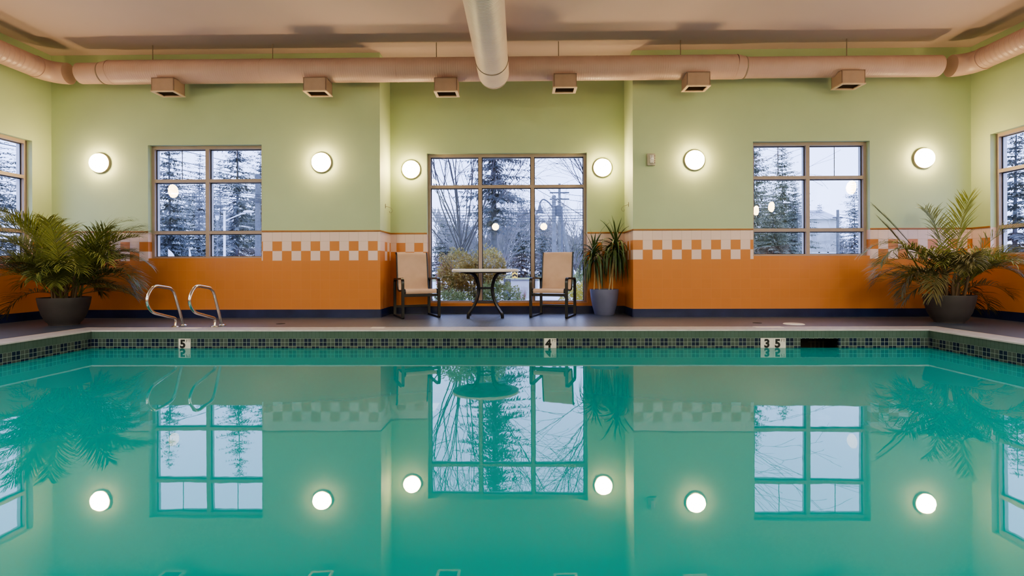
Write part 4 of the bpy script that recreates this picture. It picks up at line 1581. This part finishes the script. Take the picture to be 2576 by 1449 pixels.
# masses nobody could count
mb = MB()
rng = random.Random(91)
for k in range(15000):
    x = rng.uniform(-10.0, 17.0)
    y = rng.uniform(59, 66)
    hgt = 5.7 + 1.3 * math.sin(x * 0.55 + 1.0) + 0.7 * math.sin(x * 1.7) + 0.5 * math.sin(x * 4.1)
    z = hgt * rng.random() ** 0.8
    d = Vector((rng.uniform(-.5, .5), rng.uniform(-.2, .2), rng.uniform(0.3, 1))).normalized()
    L = rng.uniform(0.4, 1.1)
    s = Vector((d.z, 0, -d.x)) * L * 0.07
    p = Vector((x, y, z + GZ))
    mb.add([p, p + d * L * 0.5 + s, p + d * L, p + d * L * 0.5 - s], [(0, 1, 2, 3)])
o = mb.build('undergrowth', M['brush'])
tag(o, 'misty grey brush filling the distance in the tall window', 'undergrowth', kind='stuff')
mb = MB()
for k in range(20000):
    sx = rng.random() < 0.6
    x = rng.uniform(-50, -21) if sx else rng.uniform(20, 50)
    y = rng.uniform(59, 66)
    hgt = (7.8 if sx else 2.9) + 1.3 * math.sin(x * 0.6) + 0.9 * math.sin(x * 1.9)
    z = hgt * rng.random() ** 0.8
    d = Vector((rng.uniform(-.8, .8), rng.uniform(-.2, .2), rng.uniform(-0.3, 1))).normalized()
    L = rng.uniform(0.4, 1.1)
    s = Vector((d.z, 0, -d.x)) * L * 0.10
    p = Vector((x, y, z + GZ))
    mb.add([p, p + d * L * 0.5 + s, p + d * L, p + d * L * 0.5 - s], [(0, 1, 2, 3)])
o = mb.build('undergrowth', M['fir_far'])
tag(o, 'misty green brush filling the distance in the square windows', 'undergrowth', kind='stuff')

# poles, wires, street lamps
def pole(px, y, ptop, r, label, mat='pole', lean=0.0, cat='utility pole', name='utility_pole'):
    g = ground_at(px, y)
    t = thing(name, g, label, cat)
    h = at_y(px, ptop, y).z - GZ
    MB().tube([(0, 0, 0), (lean, 0, h)], [r, r * 0.8], 10).build('pole', M[mat], t, smooth=60)
    return t, h


t, h = pole(1394, 34, 492, 0.16, 'thick utility pole with transformer and curved lamp arm')
MB().lathe([(0.0, 0), (0.2, 0), (0.22, 0.05), (0.22, 0.62), (0.15, 0.7), (0.0, 0.72)], 16, Matrix.Translation((0.32, 0, h - 1.35))).build('transformer', M['poledark'], t, smooth=40)
MB().tube(catmull([(0, 0, h - 0.9), (-0.35, 0, h - 0.45), (-0.7, 0, h - 0.25), (-0.9, 0, h - 0.45), (-0.92, 0, h - 0.6)], 6), 0.045, 8).build('lamp_arm', M['poledark'], t, smooth=60)
MB().lathe([(0.05, 0.0), (0.11, -0.15), (0.14, -0.35), (0.24, -0.5), (0.25, -0.56), (0.0, -0.56)], 16, Matrix.Translation((-0.92, 0, h - 0.58))).build('lamp_head', M['poledark'], t, smooth=40)
t, h = pole(1408, 40, 462, 0.12, 'tall utility pole with a crossarm')
for zz in (0.75, 1.25):
    MB().box(-0.75, 0.75, -0.05, 0.05, h - zz, h - zz + 0.1).build('crossarm', M['poledark'], t)
pole(1414, 33, 520, 0.07, 'thin dark pole right of the tall utility pole', 'poledark')
pole(1444, 36, 536, 0.14, 'leaning wooden pole right of the utility poles', 'pole', lean=-0.95)
t, h = pole(649, 30, 440, 0.17, 'dark utility pole at the right edge of the left window', 'poledark')
MB().box(-0.5, 0.6, -0.05, 0.05, h - 1.5, h - 1.4).build('crossarm', M['poledark'], t)
t, h = pole(565, 27, 531, 0.07, 'white street lamp with slanted arm in the left window', 'white_out', cat='street lamp', name='street_lamp')
a, b = at_y(565, 556, 27), at_y(610, 537, 27)
MB().tube([(0, 0, a.z - GZ), (b.x - a.x, 0, b.z - GZ)], 0.03, 8).build('lamp_arm', M['white_out'], t, smooth=60)
c_ = at_y(626, 533, 27)
mb = MB().lathe([(0.0, -0.03), (0.10, -0.05), (0.16, 0.0), (0.12, 0.07), (0.0, 0.1)], 16, Matrix.Translation((c_.x - a.x, 0, c_.z - GZ)) @ Matrix.Diagonal((1.9, 1, 0.9, 1)))
mb.tube([(b.x - a.x, 0, b.z - GZ), (c_.x - a.x, 0, c_.z - GZ)], 0.025, 8)
mb.build('lamp_head', M['white_out'], t, smooth=60)
t, h = pole(547, 25, 553, 0.035, 'small lantern topped post left of the white street lamp', 'poledark', cat='street lamp', name='lantern_post')
MB().lathe([(0.0, 0.0), (0.05, 0.0), (0.1, 0.22), (0.0, 0.24)], 12, Matrix.Translation((0, 0, h - 0.02))).build('lantern_glass', M['white_out'], t, smooth=40)
MB().lathe([(0.14, 0.22), (0.04, 0.34), (0.0, 0.40)], 12, Matrix.Translation((0, 0, h - 0.02))).build('lantern_roof', M['poledark'], t, smooth=40)
t, h = pole(2108, 43, 528, 0.13, 'utility pole in the right half of the right window', 'pole')
MB().box(-0.4, 0.4, -0.05, 0.05, h - 0.7, h - 0.6).build('crossarm', M['poledark'], t)


def wire(p0, p1, sag, label, group, r=0.016):
    n = 14
    pts = [p0.lerp(p1, i / n) - Vector((0, 0, sag * 4 * (i / n) * (1 - i / n))) for i in range(n + 1)]
    o = MB().tube(pts, r, 4).build('overhead_wire', M['wire'])
    return tag(o, label, 'wire', group)


GW = 'overhead wires in the left window'
for y0_, y1_ in ((452, 494), (460, 498), (474, 503), (480, 508), (487, 512)):
    wire(at_y(330, y0_, 29), at_y(700, y1_, 30), 0.05, 'thin dark overhead wire sloping across the left window', GW, 0.018)
GW = 'overhead wires in the tall window'
for y0_, y1_ in ((527, 526), (534, 533), (540, 541), (547, 548), (556, 553)):
    wire(at_y(1040, y0_, 33), at_y(1520, y1_, 33), 0.08, 'thin dark overhead wire running level across the tall window', GW, 0.018)
for y0_, y1_ in ((485, 492), (498, 508), (560, 572)):
    wire(at_y(1408, y0_, 40), at_y(1560, y1_, 30), 0.15, 'thin dark overhead wire leading right from the utility poles', 'wires right of the poles', 0.016)
GW = 'overhead wires in the left side window'
for z_ in (6.4, 6.9, 7.4, 8.1):
    wire(Vector((-24, 12, z_ - 0.1)), Vector((-20, 36, z_ + 0.1)), 0.2, 'thin dark overhead wire seen through the left side window', GW, 0.02)
for y0_, y1_ in ((556, 560), (562, 566)):
    wire(at_y(2108, y0_ - 18, 43), at_y(2230, y1_ - 10, 43), 0.15, 'thin dark overhead wire right of the pole in the right window', 'wires in the right window', 0.016)

# low wall, chevron sign, planter box, banners, house
a, b = at_y(1286, 703, 15), at_y(1352, 703, 15)
t = thing('garden_wall', ((a.x + b.x) / 2, 15, GZ), 'low pale concrete wall outside between table and right chair', 'wall')
MB().box(-(b.x - a.x) / 2, (b.x - a.x) / 2, -0.1, 0.1, 0, a.z - GZ - 0.03).build('wall_face', M['stonewall'], t)
MB().box(-(b.x - a.x) / 2 - 0.03, (b.x - a.x) / 2 + 0.03, -0.13, 0.13, a.z - GZ - 0.03, a.z - GZ).build('coping_stone', M['pole'], t)
a = at_y(1276, 712, 14.2)
t = thing('planter_box', (a.x, 14.2, GZ), 'dark square planter box left of the low wall', 'planter')
zt = at_y(1276, 702, 14.2).z - GZ
MB().cbox(-0.1, 0.1, -0.1, 0.1, 0, zt, 0.008).build('box_body', M['poledark'], t)
MB().box(-0.08, 0.08, -0.08, 0.08, zt - 0.02, zt + 0.004).build('soil', M['soil'], t)
g = ground_at(1295, 28)
t = thing('chevron_sign', g, 'small yellow road sign with black chevrons seen past the table', 'road sign')
zt, zb = at_y(1295, 679, 28).z - GZ, at_y(1295, 700, 28).z - GZ
MB().tube([(0, 0.03, 0), (0, 0.03, zt)], 0.025, 8).build('sign_post', M['pole'], t)
MB().box(-0.15, 0.15, -0.01, 0.01, zb, zt).build('sign_board', M['sign_yellow'], t)
mb = MB()
for k in range(2):
    z_ = zb + (zt - zb) * (0.12 + 0.46 * k)
    hh = (zt - zb) * 0.2
    mb.add([(-0.13, -0.012, z_), (0, -0.012, z_ + hh), (0, -0.012, z_ + hh + 0.1), (-0.13, -0.012, z_ + 0.1)], [(0, 1, 2, 3)])
    mb.add([(0.13, -0.012, z_), (0, -0.012, z_ + hh), (0, -0.012, z_ + hh + 0.1), (0.13, -0.012, z_ + 0.1)], [(3, 2, 1, 0)])
mb.build('chevrons', M['ink'], t)
for px, wd, lean, lab in ((431, 0.26, 0.22, 'white curved banner low in the left window, wider one'), (478, 0.09, 0.05, 'white narrow banner low in the left window')):
    g = ground_at(px, 20)
    t = thing('feather_banner', g, lab, 'banner', 'white banners in the left window')
    zt, zb = at_y(px, 622, 20).z - GZ, at_y(px, 650, 20).z - GZ
    mb = MB()
    n = 8
    L_, R_ = [], []
    for i in range(n + 1):
        f = i / n
        L_.append((-wd * 0.5, 0, zb + (zt - zb) * f))
        R_.append((-wd * 0.5 + wd * (1 - f ** 2) + 0.01, 0, zb + (zt - zb) * f - lean * (f) * 0.3))
    for i in range(n):
        mb.quad(L_[i], R_[i], R_[i + 1], L_[i + 1])
    mb.build('banner_cloth', M['white_out'], t)
    MB().tube([(-wd * 0.5, 0.01, 0), (-wd * 0.5, 0.01, zt)], 0.015, 6).build('banner_pole', M['pole'], t)


def house(px0, px1, y, peave, pridge, label, matw='house'):
    a, b = ground_at(px0, y), ground_at(px1, y)
    w = (b.x - a.x) / 2
    ze = at_y((px0 + px1) / 2, peave, y).z - GZ
    zr = at_y((px0 + px1) / 2, pridge, y).z - GZ
    t = thing('house', ((a.x + b.x) / 2, y, GZ), label, 'building')
    mb = MB()
    mb.box(-w, w, 0, 6, 0, ze)
    mb.build('house_wall', M[matw], t)
    mb = MB()
    for s in (-1, 1):
        mb.add([(-w - 0.3, 3 + s * 3.4, ze - 0.15), (w + 0.3, 3 + s * 3.4, ze - 0.15), (w + 0.3, 3, zr), (-w - 0.3, 3, zr)], [(0, 1, 2, 3)])
    mb.build('house_roof', M['roof'], t)
    for k in range(3):
        x = -w + (k + 0.5) * 2 * w / 3
        f = MB().box(x - 0.5, x + 0.5, -0.04, 0.01, ze * 0.4, ze * 0.8).build('house_window', M['white_out'], t)
        MB().box(x - 0.42, x + 0.42, -0.05, -0.03, ze * 0.4 + 0.08, ze * 0.8 - 0.08).build('house_pane', M['roof'], f)
    return t


house(2038, 2105, 50, 548, 520, 'pale house with slate roof far off in the right window')
house(478, 575, 52, 562, 528, 'grey building behind the conifers in the left window')

# ------------------------------------------------------------------ sky and camera
w = bpy.data.worlds.new('overcast_sky')
bpy.context.scene.world = w
w.use_nodes = True
nt = w.node_tree
nt.nodes.clear()
tc = nt.nodes.new('ShaderNodeTexCoord')
sp = nt.nodes.new('ShaderNodeSeparateXYZ')
nt.links.new(tc.outputs['Generated'], sp.inputs[0])
rp = nt.nodes.new('ShaderNodeValToRGB')
nt.links.new(sp.outputs[2], rp.inputs[0])
e = rp.color_ramp.elements
e[0].position, e[0].color = 0.0, (0.47, 0.57, 1.0, 1)
e[1].position, e[1].color = 0.6, (0.45, 0.56, 1.0, 1)
bg = nt.nodes.new('ShaderNodeBackground')
bg.inputs[1].default_value = 4.35
nt.links.new(rp.outputs[0], bg.inputs[0])
ow = nt.nodes.new('ShaderNodeOutputWorld')
nt.links.new(bg.outputs[0], ow.inputs[0])

cam = bpy.data.cameras.new('camera')
co = bpy.data.objects.new('camera', cam)
C.objects.link(co)
cam.sensor_fit = 'HORIZONTAL'
cam.sensor_width = 36.0
cam.lens = F / 2576.0 * 36.0
cam.shift_x = (1288.0 - CX) / 2576.0
cam.shift_y = -(724.5 - CY) / 2576.0
cam.clip_start, cam.clip_end = 0.05, 300
co.matrix_world = Matrix.Translation(EYE) @ CAMR.to_4x4()
sc = bpy.context.scene
sc.camera = co

sc.view_settings.view_transform = 'AgX'
sc.view_settings.look = 'AgX - Medium High Contrast'
sc.view_settings.exposure = 0.10
cy = sc.cycles
cy.max_bounces = 8
cy.diffuse_bounces = 4
cy.glossy_bounces = 4
cy.transmission_bounces = 4
cy.transparent_max_bounces = 16
cy.caustics_reflective = False
cy.caustics_refractive = False
cy.sample_clamp_indirect = 8.0
cy.use_denoising = True
